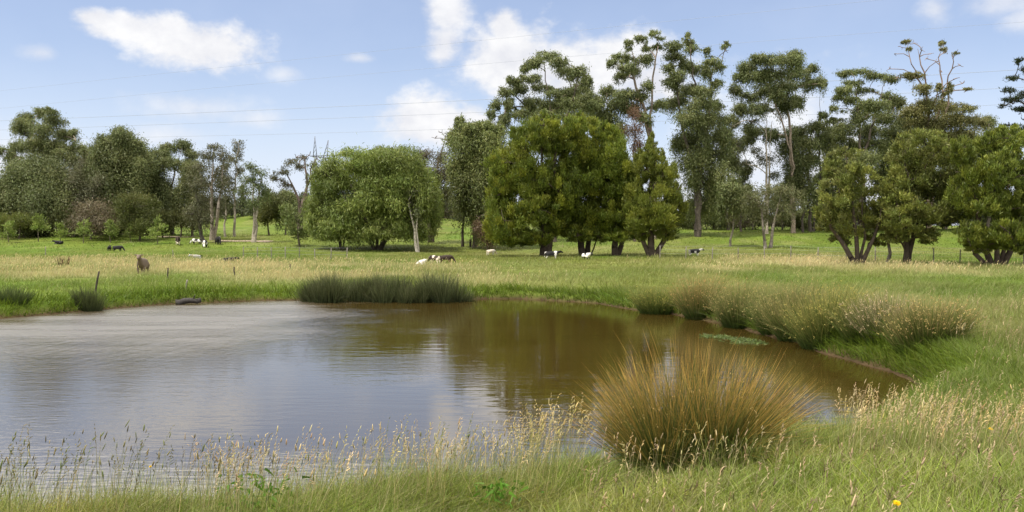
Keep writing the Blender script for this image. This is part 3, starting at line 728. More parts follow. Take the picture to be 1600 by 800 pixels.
def tree(name, label, cat, bx, d, blobs, style, trunks=None, rb=.3, group=None, bare=(), dense=False, tint=(1, 1, 1), bark=None, name_trunk='trunk', limbs=True, depth=1.0):
    st = STY[style]; s = d / F
    bw = np.array([(bx - 800) / F * d, d, 0.0]); bw[2] = hz(bw[0], bw[1])
    root = empty(name, bw, label, cat, group)
    xs = [b[0] - b[2] for b in blobs] + [b[0] + b[2] for b in blobs] or [bx]
    mx = (min(xs) + max(xs)) / 2; hw = max((max(xs) - min(xs)) / 2, 4)
    A = Acc(); targets = []
    for (cx, cy, rx, ry) in blobs:
        if style in ('gum', 'gumdk'): rx, ry = rx * 1.2, ry * 1.46
        elif style in ('cyp', 'cyp2', 'shrub'): rx, ry = rx * 1.05, ry * 1.05
        copies = 2 if (dense and rx * s > 1.0) else 1
        room = hw * s * depth * math.sqrt(max(0.05, 1 - min(1, abs(cx - mx) / hw) ** 2))
        for q in range(copies):
            off = RNG.uniform(-.75, .75) * room if copies == 1 else (-1 if q == 0 else 1) * RNG.uniform(.25, .75) * room
            c = P(cx, cy, d + off)
            g = hz(c[0], c[1]); rz = ry * s
            rd = min(max(rx, ry) * s, max(room, .8 * rx * s))
            tn = np.array(tint) * math.exp(RNG.normal() * .10)
            foliage(A, c, rx * s, rd, rz, st, s, tn)
            targets.append((c, .4 * min(rx, ry) * s))
    nleafy = len(targets)
    for (tx, ty) in bare: targets.append((P(tx, ty, d + RNG.uniform(-.4, .4) * hw * s), 0))
    nodes = []; par = []
    T = trunks or [[(blobs[0][0], min(b[1] for b in blobs) + 8)]]
    for tr in T:
        prev = -1
        if len(tr) and isinstance(tr[0], (int, float)): tr = [tr]
        start = bw.copy()
        if len(tr) > 1:
            start = np.array([(tr[0][0] - 800) / F * d, d + RNG.uniform(-.3, .3), 0]); start[0] = bw[0] + max(-.55, min(.55, start[0] - bw[0])); start[2] = hz(start[0], start[1]); tr = tr[1:]
        start[2] -= .25
        ctrl = [start] + [P(x_, y_, d + RNG.uniform(-.15, .15) * hw * s * .5 * (k_ + 1)) for k_, (x_, y_) in enumerate(tr)]
        nodes.append(start); par.append(-1); prev = len(nodes) - 1
        start[:2] = bw[:2] + (start[:2] - bw[:2]) * .6
        for a, b in zip(ctrl[:-1], ctrl[1:]):
            m = max(2, int(np.linalg.norm(b - a) / 1.1))
            for q in range(1, m + 1):
                f = q / m; pnt = a + (b - a) * f + rnd(1)[0] * np.array([.10, .10, 0]) * (1 if q < m else 0)
                nodes.append(pnt); par.append(prev); prev = len(nodes) - 1
    ntr = len(nodes)
    acc_ = {}
    if limbs and targets:
        leafy = {id(t[0]) for t in targets[:nleafy]}
        order = sorted(targets, key=lambda t: min(np.linalg.norm(t[0] - n_) for n_ in nodes[:ntr]))
        for c, dn in order:
            NA = np.array(nodes); v = c - NA; dist = np.linalg.norm(v, axis=1)
            up = v[:, 2] / np.maximum(dist, .01)
            cost = dist * (1 + 1.2 * np.maximum(0, .25 - up))
            low = (NA[:, 2] - bw[2]) < .12 * (c[2] - bw[2])
            cost = cost + low * 3
            j = int(np.argmin(cost)); a = NA[j]; Ld = dist[j]
            if Ld < .25: continue
            ctrl = a + UP * .22 * Ld + v[j] * .3
            m = max(2, int(Ld / .9)); prev = j
            for q in range(1, m + 1):
                f = q / m
                pnt = (1 - f) ** 2 * a + 2 * f * (1 - f) * ctrl + f * f * c + rnd(1)[0] * .05 * Ld / m
                nodes.append(pnt); par.append(prev); prev = len(nodes) - 1
                if id(c) in leafy and q > .35 * m and style in ('gum', 'gumdk', 'sparse') and dn > .12:
                    foliage(A, pnt + rnd(1)[0] * .3, RNG.uniform(.45, 1.0), RNG.uniform(.45, 1.0), RNG.uniform(.3, .6), TWIG[style], s, np.array(tint) * math.exp(RNG.normal() * .08))
            tip = prev
            if True:
                for q in range(3):
                    e = norm(rnd(1)[0] + UP * .6) * max(dn * 1.6, .55)
                    mid = nodes[tip] + e * .5 + rnd(1)[0] * .06
                    nodes.append(mid); par.append(tip); nodes.append(nodes[tip] + e); par.append(len(nodes) - 2)
    if A.n: A.build('crown', M_LEAF, root, bw)
    w = np.zeros(len(nodes)); kids = np.zeros(len(nodes), int)
    for i in range(len(nodes)):
        if par[i] >= 0: kids[par[i]] += 1
    w[kids == 0] = 1
    for i in range(len(nodes) - 1, -1, -1):
        if par[i] >= 0: w[par[i]] += w[i]
    roots = [i for i in range(len(nodes)) if par[i] < 0]
    big = max(w[i] for i in roots)
    top = max(n_[2] for n_ in nodes) - bw[2]
    hf = np.array([(n_[2] - bw[2]) / top for n_ in nodes])
    rad = rb * (w / big) ** .42 * (1 - .72 * np.clip(hf, 0, 1))
    rad[ntr:] = np.minimum(rad[ntr:], rb * .34 * (w[ntr:] / big) ** .30)
    rad = np.maximum(rad, .018)
    for i in range(len(nodes)):
        if par[i] >= 0: rad[i] = min(rad[i], rad[par[i]])
    for i in roots: rad[i] *= 1.25
    B = Acc(); tubes(B, nodes, par, rad, bark or st['bark'], 6)
    B.build(name_trunk, M_BARK, root, bw)
    return root

TG = 'trees around the paddock'
# --- left hand group, about 135 to 150 m away
tree('gum_tree', 'tall open crowned gum tree with layered leaf clumps at the far left', 'tree', 72, 146,
     [(62,176,12,6),(80,175,9,5),(42,183,11,8),(29,199,10,11),(50,203,20,12),(83,190,15,9),(72,206,14,10),(95,212,10,9),(30,231,17,9),(4,237,10,7),(17,247,9,7),(55,226,24,12),(85,229,16,11),(113,212,13,8),(124,236,16,11),(100,246,18,12),(75,247,22,14),(40,262,22,12),(140,250,8,8)],
     'gum', [[(74,368),(72,280),(66,190)], [(74,368),(95,270),(118,220)]], .5, TG)
tree('gum_tree', 'dense dark rounded tree in front of the tall far left gum', 'tree', 56, 140,
     [(60,276,36,24),(45,306,42,32),(76,316,36,32),(100,295,20,28),(12,292,16,14),(20,325,24,24),(90,340,26,22),(50,340,34,22),(0,330,14,30)], 'gumdk', [[(56,366),(58,300)]], .4, TG, dense=True)
tree('gum_tree', 'pale trunked straggly gum tree with thin grey crown at left', 'tree', 112, 137,
     [(112,285,16,28),(130,270,12,25),(142,312,16,30),(118,320,18,26),(150,285,10,20),(128,350,14,14)], 'sparse', [[(110,366),(108,310),(110,262)], [(114,366),(128,320),(116,280)]], .22, TG, bark=(.42,.37,.31))
tree('gum_tree', 'broad gum tree with one pointed dome crown left of the olive bush', 'tree', 186, 144,
     [(190,214,16,12),(170,228,18,14),(205,232,20,14),(218,246,14,14),(155,246,14,14),(185,250,36,20),(215,265,22,20),(165,280,32,30),(200,295,32,30),(150,300,22,30),(231,250,8,9),(140,262,9,12),(180,330,36,26),(150,335,22,24)], 'gumdk', [[(187,366),(186,300),(190,225)]], .42, TG, dense=True)
tree('gum_tree', 'flat topped gum tree with see through upper branches right of the domed gum', 'tree', 268, 150,
     [(285,228,14,8),(262,232,14,8),(250,243,14,10),(298,243,12,8),(240,262,18,18),(266,256,14,9),(292,262,12,10),(242,300,22,30),(268,318,16,26),(300,286,14,24),(255,335,20,18),(300,325,16,25)], 'gumdk', [[(270,362),(268,290),(284,232)], [(270,362),(256,300),(258,240)]], .35, TG)
tree('gum_tree', 'straight pale trunked gum tree above the grazing cows', 'tree', 331, 128,
     [(335,230,12,7),(322,245,18,11),(346,245,16,11),(310,262,16,13),(338,268,18,14),(325,290,22,18),(350,290,14,16),(318,312,18,20),(340,322,12,16)], 'sparse', [[(331,372),(330,320),(334,236)], [(334,372),(345,300),(350,250)]], .32, TG, tint=(.85,.85,.8), bark=(.25,.21,.17))
tree('gum_tree', 'leaning dark trunked gum tree whose foot stands among the cows', 'tree', 318, 122, [(304,290,14,18),(312,318,14,22),(300,335,12,18),(322,345,10,14)], 'sparse', [[(319,377),(312,352),(308,290)]], .3, TG, bark=(.07,.06,.05), tint=(.8,.8,.75))
tree('gum_tree', 'very slender gum tree with thin wispy tip left of the leafy sapling', 'tree', 366, 140,
     [(372,227,9,9),(374,243,7,8),(362,250,9,9),(373,270,9,12),(358,282,9,12),(378,295,6,12)], 'sparse', [[(366,354),(368,290),(373,222)]], .22, TG, bare=[(380,235),(366,222)])
tree('gum_tree', 'light green narrow tree with clear grey trunk standing on the farm track', 'tree', 396, 124,
     [(392,262,12,9),(405,272,10,9),(388,280,12,11),(400,292,14,11),(380,302,11,16),(411,302,9,18),(396,318,10,14)], 'sparse', [[(396,374),(397,320),(395,262)], [(399,374),(402,330),(408,280)]], .25, TG, tint=(.95,1.2,.8))
tree('gum_tree', 'crooked open gum tree with bare forked top in front of the pylon', 'tree', 469, 136,
     [(440,270,15,5),(428,279,8,6),(455,254,10,6),(466,263,8,5),(475,246,7,5),(490,258,6,7),(446,288,10,6),(486,280,7,9),(497,270,5,7)], 'sparse', [[(468,372),(472,320),(480,290),(476,248)], [(468,372),(472,320),(480,290),(492,252)], [(468,372),(468,315),(448,272)]], .38, TG, bare=[(463,246),(496,248),(484,242)], tint=(.75,.75,.75), bark=(.16,.12,.1))
tree('gum_tree', 'dark filler gum tree between the far left gum and the domed gum', 'tree', 140, 150, [(132,268,16,16),(145,290,20,22),(125,310,22,24),(150,325,24,24),(110,335,22,20)], 'gumdk', [[(140,362),(138,300)]], .3, TG)
tree('gum_tree', 'dark shrubby gum tree right behind the domed gum', 'tree', 228, 150, [(228,275,18,18),(240,300,20,22),(222,310,20,24),(236,335,20,20)], 'gumdk', [[(230,362),(230,300)]], .3, TG, dense=True)
tree('gum_tree', 'grey thin crowned gum tree left of the cows above the dirt bank', 'tree', 300, 140, [(300,270,12,16),(292,295,14,18),(308,320,14,18),(296,340,16,16)], 'gumdk', [[(300,364),(300,290)]], .22, TG, tint=(.95,.92,.9))
tree('gum_tree', 'twiggy pale gum tree between the straight gum and the slender gum', 'tree', 352, 138, [(352,262,10,14),(346,285,12,16),(356,310,12,16),(350,332,12,14)], 'sparse', [[(352,362),(352,270)]], .18, TG, tint=(.85,.9,.75))
tree('gum_tree', 'young gum tree with light foliage behind the crooked gum', 'tree', 446, 150, [(448,312,14,14),(440,330,16,16),(456,340,14,14)], 'gum', [[(446,360),(446,318)]], .15, TG)
# understorey at the left
tree('bush', 'large olive green bush, biggest of the bushes behind the black cows', 'bush', 218, 127, [(218,322,28,20),(210,345,26,20),(232,348,18,18),(196,330,14,18)], 'bush', None, .16, 'bushes under the left trees', dense=True)
tree('bush', 'grey brown scrubby bush left of the olive bush', 'bush', 142, 128, [(142,330,26,18),(135,350,22,16),(160,348,20,16)], 'brown', None, .14, 'bushes under the left trees', dense=True)
tree('bush', 'dark low bush under the flat topped gum', 'bush', 282, 138, [(282,338,16,14),(262,345,14,10)], 'bush', None, .14, 'bushes under the left trees', dense=True, tint=(.7,.7,.7))
tree('bush', 'small light bush at the foot of the far left trees', 'bush', 30, 129, [(32,345,20,12),(8,348,16,14)], 'bush', None, .12, 'bushes under the left trees', dense=True, tint=(1.2,1.25,1))
tree('bush', 'leafy bush between the farm track tree and the crooked gum', 'bush', 424, 148, [(420,318,18,20),(432,332,20,18),(410,338,12,14)], 'bush', [[(412,356),(416,320)]], .16, 'bushes under the left trees', dense=True)
tree('bush', 'pale grey green twiggy bush touching the left side of the willow', 'bush', 468, 116, [(462,345,20,22),(449,332,14,14),(470,365,16,12),(484,330,12,22)], 'sapling', [[(468,384),(464,350)]], .14, 'bushes under the left trees', tint=(.75,.72,.9))
ORD = ['leftmost', 'second from the left', 'third from the left', 'fourth from the left', 'fifth from the left', 'sixth from the left', 'rightmost']
for i, (cx, cy, rx, ry) in enumerate([(14,360,13,16),(60,350,13,17),(94,360,12,13),(130,357,13,14),(173,358,14,16),(204,360,11,12),(246,356,13,18)]):
    tree('sapling', ORD[i] + ' of seven bright green young trees along the left tree line', 'young tree', cx, 121 + 2 * (i % 3), [(cx,cy-ry*.45,rx*.62,ry*.55),(cx,cy+ry*.25,rx,ry*.62)], 'sapling', [[(cx,cy-ry*.5)]], .06, 'young trees along the left tree line')
for cx, cy, rx, ry, d, lab in [(40,348,30,18,133,'dark thicket bush behind the two leftmost saplings'), (105,345,26,20,134,'dark thicket bush behind the third sapling'), (178,345,26,22,134,'dark thicket bush behind the lightest sapling'), (255,345,14,18,134,'dark thicket bush behind the rightmost sapling'), (5,330,22,26,136,'dark thicket bush cut by the left picture edge'), (76,330,26,22,138,'dark thicket bush under the rounded dark gum')]:
    tree('bush', lab, 'bush', cx, d, [(cx - rx * .3, cy, rx * .6, ry * .8), (cx + rx * .35, cy + 2, rx * .6, ry * .7), (cx, cy - ry * .35, rx * .5, ry * .6), (cx, cy + ry * .5, rx, ry * .55)], 'bush', None, .12, 'bushes under the left trees', dense=True, tint=(.75,.75,.75))
# --- willow and the trees beside it
tree('willow_tree', 'wide domed light green willow on several dark trunks behind the reeds', 'tree', 588, 110,
     [(560,255,42,24),(622,250,40,22),(600,240,26,12),(520,278,32,28),(590,290,72,46),(645,278,34,30),(560,338,58,40),(630,330,40,42),(662,305,22,42),(680,330,14,34),(600,358,40,20),(650,362,24,18)],
     'willow', [[(584,392),(575,350),(545,280)], [(588,392),(590,330),(600,255)], [(612,391),(618,345),(640,270)], [(600,392),(612,340),(618,290)]], .34, None, dense=True)
tree('willow_tree', 'smaller willow merging with the left side of the wide willow', 'tree', 534, 111, [(508,318,30,38),(520,280,26,22),(490,345,16,22),(508,362,24,18),(535,345,24,30)], 'willow', [[(534,391),(525,350),(510,310)], [(537,391),(545,350),(535,300)]], .22, None, dense=True)
tree('gum_tree', 'brown topped tree behind the right side of the willow', 'tree', 674, 126,
     [(665,243,20,12),(690,248,20,13),(650,262,14,20),(700,272,18,24),(675,275,22,24),(690,310,18,16),(668,318,14,18),(700,335,14,12),(680,352,16,10)], 'brown', [[(676,386),(680,320),(684,240)], [(664,384),(668,330),(662,270)]], .3, TG, bare=[(690,207),(680,215),(695,220)], tint=(.8,.85,.8))
tree('gum_tree', 'slim whitish trunk leaning left in front of the willow', 'tree', 652, 104, [(640,318,9,16),(652,335,8,16),(646,300,8,10)], 'sparse', [[(653,386),(648,360),(638,318)], [(655,386),(652,340)]], .17, TG, bark=(.48,.43,.36), tint=(.8,.9,.7))
tree('gum_tree', 'thin straight dark trunked tree with few leaves between willow and dense gum', 'tree', 723, 118, [(722,300,10,18),(716,325,9,12),(726,278,9,14)], 'sparse', [[(723,386),(724,330),(722,270)]], .2, TG, bark=(.08,.065,.05))
tree('gum_tree', 'dense olive gum tree with a spiky left top beside the big cypress', 'tree', 742, 116,
     [(718,194,7,11),(711,214,11,10),(735,202,14,9),(756,199,16,8),(775,207,14,10),(740,225,32,16),(765,235,26,18),(730,265,28,25),(765,275,28,28),(748,310,28,30),(762,345,22,24),(735,290,26,24),(780,300,18,30)], 'gumdk', [[(742,388),(744,320),(745,210)]], .36, TG, dense=True, tint=(1.1,1.1,.95))
tree('bush', 'bare brown twiggy bush beside the white cow', 'bush', 762, 104, [(758,365,14,18),(768,378,12,12),(748,358,10,14)], 'brown', None, .08, None, bare=[(748,340),(760,335),(772,350),(742,360)], tint=(.9,.75,.7))
# --- cypress clump
tree('cypress_tree', 'broad leftmost cypress of the clump with drooping yellow green lobes to the ground', 'tree', 852, 88,
     [(850,196,24,14),(826,216,34,24),(798,255,36,30),(862,216,40,26),(785,300,28,28),(788,345,32,34),(832,280,42,40),(775,350,16,26),(838,330,34,24),(815,368,22,14),(835,192,8,12),(852,183,9,12),(869,190,8,12),(872,300,22,40),(866,345,22,24),(846,372,18,12),(802,228,8,12),(779,270,8,13),(768,318,9,14),(790,374,26,12),(832,374,28,11)], 'cyp', [[(852,402),(850,350),(846,210)], [(856,402),(862,330),(870,230)]], .5, 'cypress trees of the central clump', dense=True)
tree('cypress_tree', 'middle cypress of the clump, tallest, standing on several dark stems over two cows', 'tree', 916, 91,
     [(905,200,32,18),(898,240,48,40),(948,215,22,18),(955,252,34,40),(922,290,48,34),(908,184,8,12),(925,191,8,12),(945,199,8,12),(888,192,8,12),(884,300,26,40),(905,366,26,13),(940,368,20,11),(910,335,40,28),(882,352,18,16),(930,352,24,18),(850,330,26,26)], 'cyp', [[(908,400),(905,350),(900,215)], [(918,400),(925,340),(935,240)], [(934,400),(940,350),(955,250)]], .36, 'cypress trees of the central clump', dense=True)
tree('cypress_tree', 'narrow dark cypress between the middle and the cone topped one', 'tree', 962, 89, [(960,262,26,30),(962,305,28,38),(960,345,28,24),(975,280,20,30),(952,230,18,16),(986,335,22,34),(984,290,20,30),(968,368,24,11)], 'cyp', [[(962,402),(962,350),(958,250)], [(964,402),(972,360),(975,300)]], .34, 'cypress trees of the central clump', dense=True, tint=(.85,.88,.9))
tree('cypress_tree', 'smaller cone topped rightmost cypress of the clump on a forked dark trunk', 'tree', 1019, 85,
     [(1018,228,12,14),(1010,262,26,24),(1036,276,24,28),(1020,310,44,34),(1030,342,44,24),(1056,325,20,28),(1000,340,26,24),(1015,245,16,16),(992,300,16,24),(1018,216,6,12),(1034,244,8,13),(1000,242,7,13),(1058,296,7,11),(1068,322,7,11),(1003,366,18,11),(1042,366,22,11)], 'cyp2', [[(1018,404),(1004,375),(998,320)], [(1019,404),(1020,350),(1016,240)], [(1022,404),(1038,375),(1045,320)]], .36, 'cypress trees of the central clump', dense=True)
# --- tall gums behind
tree('gum_tree', 'spreading gum tree with drooping left branches rising behind the big cypress', 'tree', 866, 130,
     [(855,88,18,7),(835,97,14,7),(871,98,16,7),(822,109,9,7),(880,110,14,7),(905,115,15,10),(918,128,9,9),(830,125,13,7),(800,128,11,8),(790,146,11,8),(812,142,11,8),(775,165,9,9),(769,180,6,9),(796,168,7,14),(788,188,9,10),(845,137,12,7),(866,147,13,7),(890,145,13,8),(830,160,15,8),(856,166,18,9),(886,165,18,9),(915,155,17,8),(927,166,12,8),(815,180,12,8),(850,185,20,10),(895,185,22,10)], 'gum', [[(866,384),(866,250),(858,150),(850,100)], [(866,384),(868,240),(890,170),(905,125)], [(866,384),(862,230),(825,170),(795,140)]], .36, TG, bark=(.11,.09,.07))
tree('gum_tree', 'shorter gum tree filling the gap right of the spreading gum', 'tree', 950, 134,
     [(948,143,12,9),(934,161,14,11),(960,166,12,11),(950,182,18,11),(975,163,9,8),(940,200,18,12),(965,205,14,16)], 'gum', [[(950,384),(950,250),(948,150)]], .32, TG)
tree('gum_tree', 'tall gum tree with curved bare limbs and small umbrella tufts on top', 'tree', 1022, 132,
     [(982,66,7,4),(1001,61,9,5),(1022,53,8,5),(968,90,15,6),(956,99,8,6),(980,106,15,7),(1006,95,13,8),(1012,76,9,4),(1028,73,6,4),(970,120,9,7),(992,113,9,7),(975,150,18,9),(1000,152,16,7),(985,170,16,9),(1012,135,9,7),(1026,165,13,7),(1005,185,12,8)], 'gum', [[(1022,378),(1024,260),(1014,200),(1000,150),(985,110)], [(1022,378),(1024,260),(1016,190),(1020,120),(1028,75)], [(1022,378),(1024,260),(1008,190),(975,165)]], .4, TG, bark=(.26,.21,.17))
tree('gum_tree', 'dead brown leaved small gum between the cypress tops', 'tree', 992, 128, [(990,178,10,16),(986,205,14,18),(996,228,12,16)], 'brown', [[(992,386),(991,190)]], .2, TG, tint=(1.15,.85,.9))
tree('gum_tree', 'tallest many tufted gum tree right of the curved limbed gum', 'tree', 1089, 134,
     [(1052,72,14,6),(1076,55,5,4),(1078,67,8,6),(1082,77,12,5),(1055,90,15,7),(1045,108,11,6),(1070,101,13,8),(1092,110,15,7),(1060,122,15,9),(1048,132,13,9),(1105,81,6,5),(1112,98,13,5),(1124,105,8,7),(1105,116,8,9),(1120,132,9,7),(1100,146,19,10),(1075,142,17,10),(1060,162,22,11),(1090,166,22,12),(1118,166,14,9),(1080,190,30,13),(1115,190,22,13),(1131,216,15,15),(1095,216,28,17),(1068,226,20,17),(1120,242,21,17),(1090,252,25,20),(1126,276,13,19),(1100,290,24,26),(1125,305,18,18),(1095,325,18,18),(1135,68,3,3)], 'gum', [[(1090,366),(1092,280),(1090,190),(1078,70)], [(1090,366),(1094,270),(1108,180),(1115,100)], [(1090,366),(1088,280),(1066,200),(1052,100)]], .38, TG, bare=[(1134,80)], bark=(.11,.09,.072))
tree('gum_tree', 'broad headed gum tree with pale upper trunks and sky gaps beneath its crown', 'tree', 1240, 142,
     [(1190,93,16,8),(1215,96,18,9),(1240,86,12,7),(1243,98,14,11),(1170,106,15,9),(1155,121,13,9),(1150,141,11,9),(1180,121,18,10),(1215,118,22,11),(1246,116,15,11),(1270,108,10,7),(1285,130,7,11),(1266,131,14,9),(1226,136,19,9),(1195,141,18,9),(1170,153,13,8),(1160,172,17,9),(1185,171,17,10),(1230,164,18,13),(1246,160,11,12),(1215,150,14,8),(1180,205,19,10),(1168,220,13,9),(1205,212,15,10)], 'gumdk', [[(1238,350),(1236,240),(1228,150),(1240,95)], [(1242,350),(1238,250),(1222,190),(1195,120)]], .34, TG, bark=(.24,.19,.145))
tree('gum_tree', 'slender gum tree under the right side of the broad headed gum', 'tree', 1267, 146,
     [(1245,210,17,12),(1276,200,15,10),(1265,226,18,12),(1232,232,18,16),(1250,256,20,17),(1285,216,11,11),(1270,250,12,12),(1285,180,8,5),(1240,285,14,12)], 'gumdk', [[(1266,350),(1262,270),(1268,200)], [(1286,350),(1282,280),(1278,200),(1283,140)]], .3, TG, bark=(.09,.075,.06))
tree('gum_tree', 'pale thin trunked gum tree left under the broad headed gum', 'tree', 1197, 140,
     [(1165,256,14,9),(1198,250,14,13),(1180,238,10,8),(1210,275,10,10),(1150,225,9,6),(1148,196,8,5),(1175,190,9,5)], 'sparse', [[(1197,356),(1198,260),(1196,150)], [(1200,356),(1202,250),(1206,190)]], .24, TG, bark=(.34,.29,.23), tint=(.7,.75,.7))
tree('gum_tree', 'gum tree with flat drooping layers of leaves right of the broad headed gum', 'tree', 1346, 142,
     [(1320,116,13,5),(1345,113,17,5),(1370,119,15,5),(1394,124,13,5),(1330,131,11,5),(1318,142,13,7),(1310,153,9,5),(1345,142,10,5),(1330,157,13,7),(1355,162,12,7),(1388,152,13,7),(1345,172,13,8),(1304,170,7,5),(1375,167,15,8),(1400,162,15,10),(1345,187,17,9),(1385,187,19,12),(1320,202,19,10),(1360,207,21,12),(1299,190,7,5),(1310,217,15,9),(1340,227,19,10),(1370,227,18,10),(1350,250,20,14),(1385,245,18,16)], 'gum', [[(1346,350),(1346,250),(1340,170),(1335,120)], [(1346,350),(1350,240),(1370,170),(1385,125)]], .36, TG, bark=(.16,.13,.1))
tree('gum_tree', 'dying gum tree with tall bare forked branches above a leafy base', 'tree', 1452, 140,
     [(1430,119,12,5),(1414,118,8,4),(1440,139,13,6),(1455,166,22,12),(1425,176,18,10),(1482,170,15,10),(1440,192,26,13),(1476,192,20,12),(1510,170,13,5),(1500,188,16,9),(1528,190,12,9),(1466,138,4,5),(1470,68,4,3),(1494,83,5,2),(1420,76,4,3),(1417,65,4,3),(1482,140,4,9),(1510,140,7,2),(1460,215,30,14),(1500,215,26,14)], 'gum', [[(1452,350),(1452,220),(1448,150),(1424,100),(1418,66)], [(1452,350),(1452,220),(1448,140),(1434,76)], [(1452,350),(1456,210),(1474,150),(1466,90),(1471,70)], [(1452,350),(1458,210),(1482,165),(1480,130),(1490,96)]], .36, TG, tint=(1.05,.9,.85), bark=(.22,.16,.13),
     bare=[(1398,84),(1408,74),(1428,68),(1440,78),(1446,92),(1455,84),(1462,96),(1476,82),(1488,88),(1500,102),(1390,108),(1402,122),(1494,122),(1505,130),(1472,112),(1517,140)])
tree('pine_tree', 'dark pine tree with flat layered branches at the right edge', 'tree', 1612, 92,
     [(1592,96,8,5),(1602,110,12,6),(1586,121,12,5),(1575,141,12,4),(1602,146,16,6),(1580,156,18,5),(1569,166,8,3),(1602,171,18,7),(1578,196,13,4),(1602,201,20,7),(1570,206,8,4),(1612,85,10,8),(1625,120,18,10),(1625,160,20,12),(1620,190,18,10),(1590,220,16,5)], 'pine', [[(1612,380),(1610,200),(1606,78)]], .35, TG)
tree('gum_tree', 'dark gum tree filling in between the dying gum and the pine', 'tree', 1545, 148, [(1545,192,9,12),(1555,215,16,14),(1520,225,22,14),(1540,250,24,20),(1500,245,24,20),(1570,240,18,20)], 'gumdk', [[(1545,350),(1545,200)]], .3, TG)
tree('gum_tree', 'grey green gum tree behind the leftmost tree of the trio', 'tree', 1318, 150, [(1310,240,20,14),(1330,260,22,16),(1300,275,18,16),(1325,300,24,22)], 'gum', [[(1318,350),(1318,240)]], .24, TG)
tree('gum_tree', 'olive gum tree behind the gap between the middle tree and the fanning tree', 'tree', 1478, 150, [(1480,225,22,14),(1465,245,22,16),(1495,255,22,18),(1480,285,26,22),(1510,285,18,20)], 'gum', [[(1478,350),(1478,230)]], .26, TG)
tree('gum_tree', 'dark gum tree low behind the two front shrubs', 'tree', 1402, 150, [(1400,232,24,14),(1420,255,28,20),(1385,275,24,20),(1440,285,26,22),(1410,310,30,22)], 'gumdk', [[(1402,350),(1402,240)]], .3, TG)
tree('gum_tree', 'grey green gum tree between the tallest gum and the broad headed gum', 'tree', 1138, 148, [(1140,190,12,9),(1132,210,14,11),(1146,232,14,11),(1136,252,16,13),(1150,262,12,10)], 'gum', [[(1138,354),(1139,200)]], .24, TG, bark=(.12,.10,.08))
tree('gum_tree', 'mid height dark gum tree right of the foot of the tallest gum', 'tree', 1116, 152, [(1112,300,13,12),(1124,318,13,14),(1106,328,13,14)], 'gumdk', [[(1116,354),(1116,305)]], .18, TG, bark=(.12,.10,.08))
tree('gum_tree', 'mid height gum tree behind the left twin trunk', 'tree', 1176, 154, [(1172,310,13,12),(1184,326,13,13),(1166,332,12,12)], 'gum', [[(1176,354),(1175,315)]], .16, TG, bark=(.12,.10,.08), tint=(.8,.8,.8))
tree('gum_tree', 'mid height gum tree left of the pale trunk of the broad headed gum', 'tree', 1222, 154, [(1220,300,13,12),(1212,318,12,13),(1230,322,13,13)], 'gumdk', [[(1222,354),(1221,305)]], .16, TG, bark=(.12,.10,.08))
tree('gum_tree', 'mid height gum tree touching the left side of the trio', 'tree', 1282, 154, [(1280,285,13,12),(1290,305,13,13),(1274,315,13,14),(1288,328,13,12)], 'gumdk', [[(1282,354),(1281,290)]], .18, TG, bark=(.12,.10,.08))
tree('gum_tree', 'fine crowned gum tree behind the gap right of the slender gum', 'tree', 1300, 152, [(1298,205,12,8),(1290,228,14,10),(1306,240,14,10),(1296,262,16,12)], 'gum', [[(1300,352),(1299,215)]], .2, TG, bark=(.12,.10,.08))
tree('gum_tree', 'gum tree filling behind the drooping layers gum on its right', 'tree', 1412, 152, [(1410,195,18,11),(1395,212,18,12),(1425,215,20,13),(1408,232,22,14)], 'gum', [[(1412,352),(1411,205)]], .26, TG, bark=(.12,.10,.08))
tree('gum_tree', 'gum tree filling behind the spreading gum on its right', 'tree', 905, 148, [(905,140,16,9),(890,158,18,11),(920,172,18,11),(870,172,18,11),(840,178,18,11)], 'gum', [[(905,360),(904,150)]], .26, TG, bark=(.12,.10,.08))
tree('gum_tree', 'slender dark gum tree filling the lower gap left of the broad headed gum', 'tree', 1158, 144, [(1150,285,12,12),(1162,270,12,10),(1145,305,12,12),(1165,300,12,12)], 'gumdk', [[(1158,354),(1156,270)]], .16, TG, bark=(.1,.08,.065))
tree('gum_tree', 'dark trunked young gum tree under the slender gum', 'tree', 1254, 144, [(1250,280,16,14),(1262,300,14,14),(1240,300,14,14),(1256,255,12,10)], 'gumdk', [[(1254,352),(1254,260)]], .2, TG, bark=(.09,.075,.06))
# --- front right shrubs
tree('tea_tree', 'leftmost olive yellow multi stemmed tree of the right hand trio, open to the sky', 'tree', 1341, 66,
     [(1320,240,23,13),(1300,265,21,23),(1342,268,26,22),(1312,302,34,28),(1352,312,26,26),(1298,340,24,22),(1340,350,42,24),(1294,352,18,13),(1365,345,20,20),(1310,325,24,20),(1312,374,20,11),(1366,374,20,12),(1290,325,18,24),(1330,285,24,24)], 'shrub', [[(1341,415),(1320,385),(1298,355)], [(1341,415),(1338,370),(1325,260)], [(1347,415),(1352,370),(1345,290)], [(1345,415),(1366,370),(1378,320)]], .2, 'trio of multi stemmed trees on the right')
tree('tea_tree', 'middle tree of the right hand trio, tallest dome on a single thick trunk', 'tree', 1416, 66,
     [(1442,215,32,14),(1412,240,30,20),(1460,240,33,24),(1420,280,38,30),(1466,290,34,34),(1402,320,34,24),(1450,335,38,24),(1420,350,38,20),(1478,342,20,18),(1395,352,18,14),(1398,372,22,12),(1450,368,28,13),(1490,310,18,24),(1395,300,24,26)], 'shrub', [[(1416,416),(1416,370),(1438,235)], [(1416,416),(1418,365),(1400,300)], [(1417,416),(1430,350),(1465,280)]], .24, 'trio of multi stemmed trees on the right', dense=True)
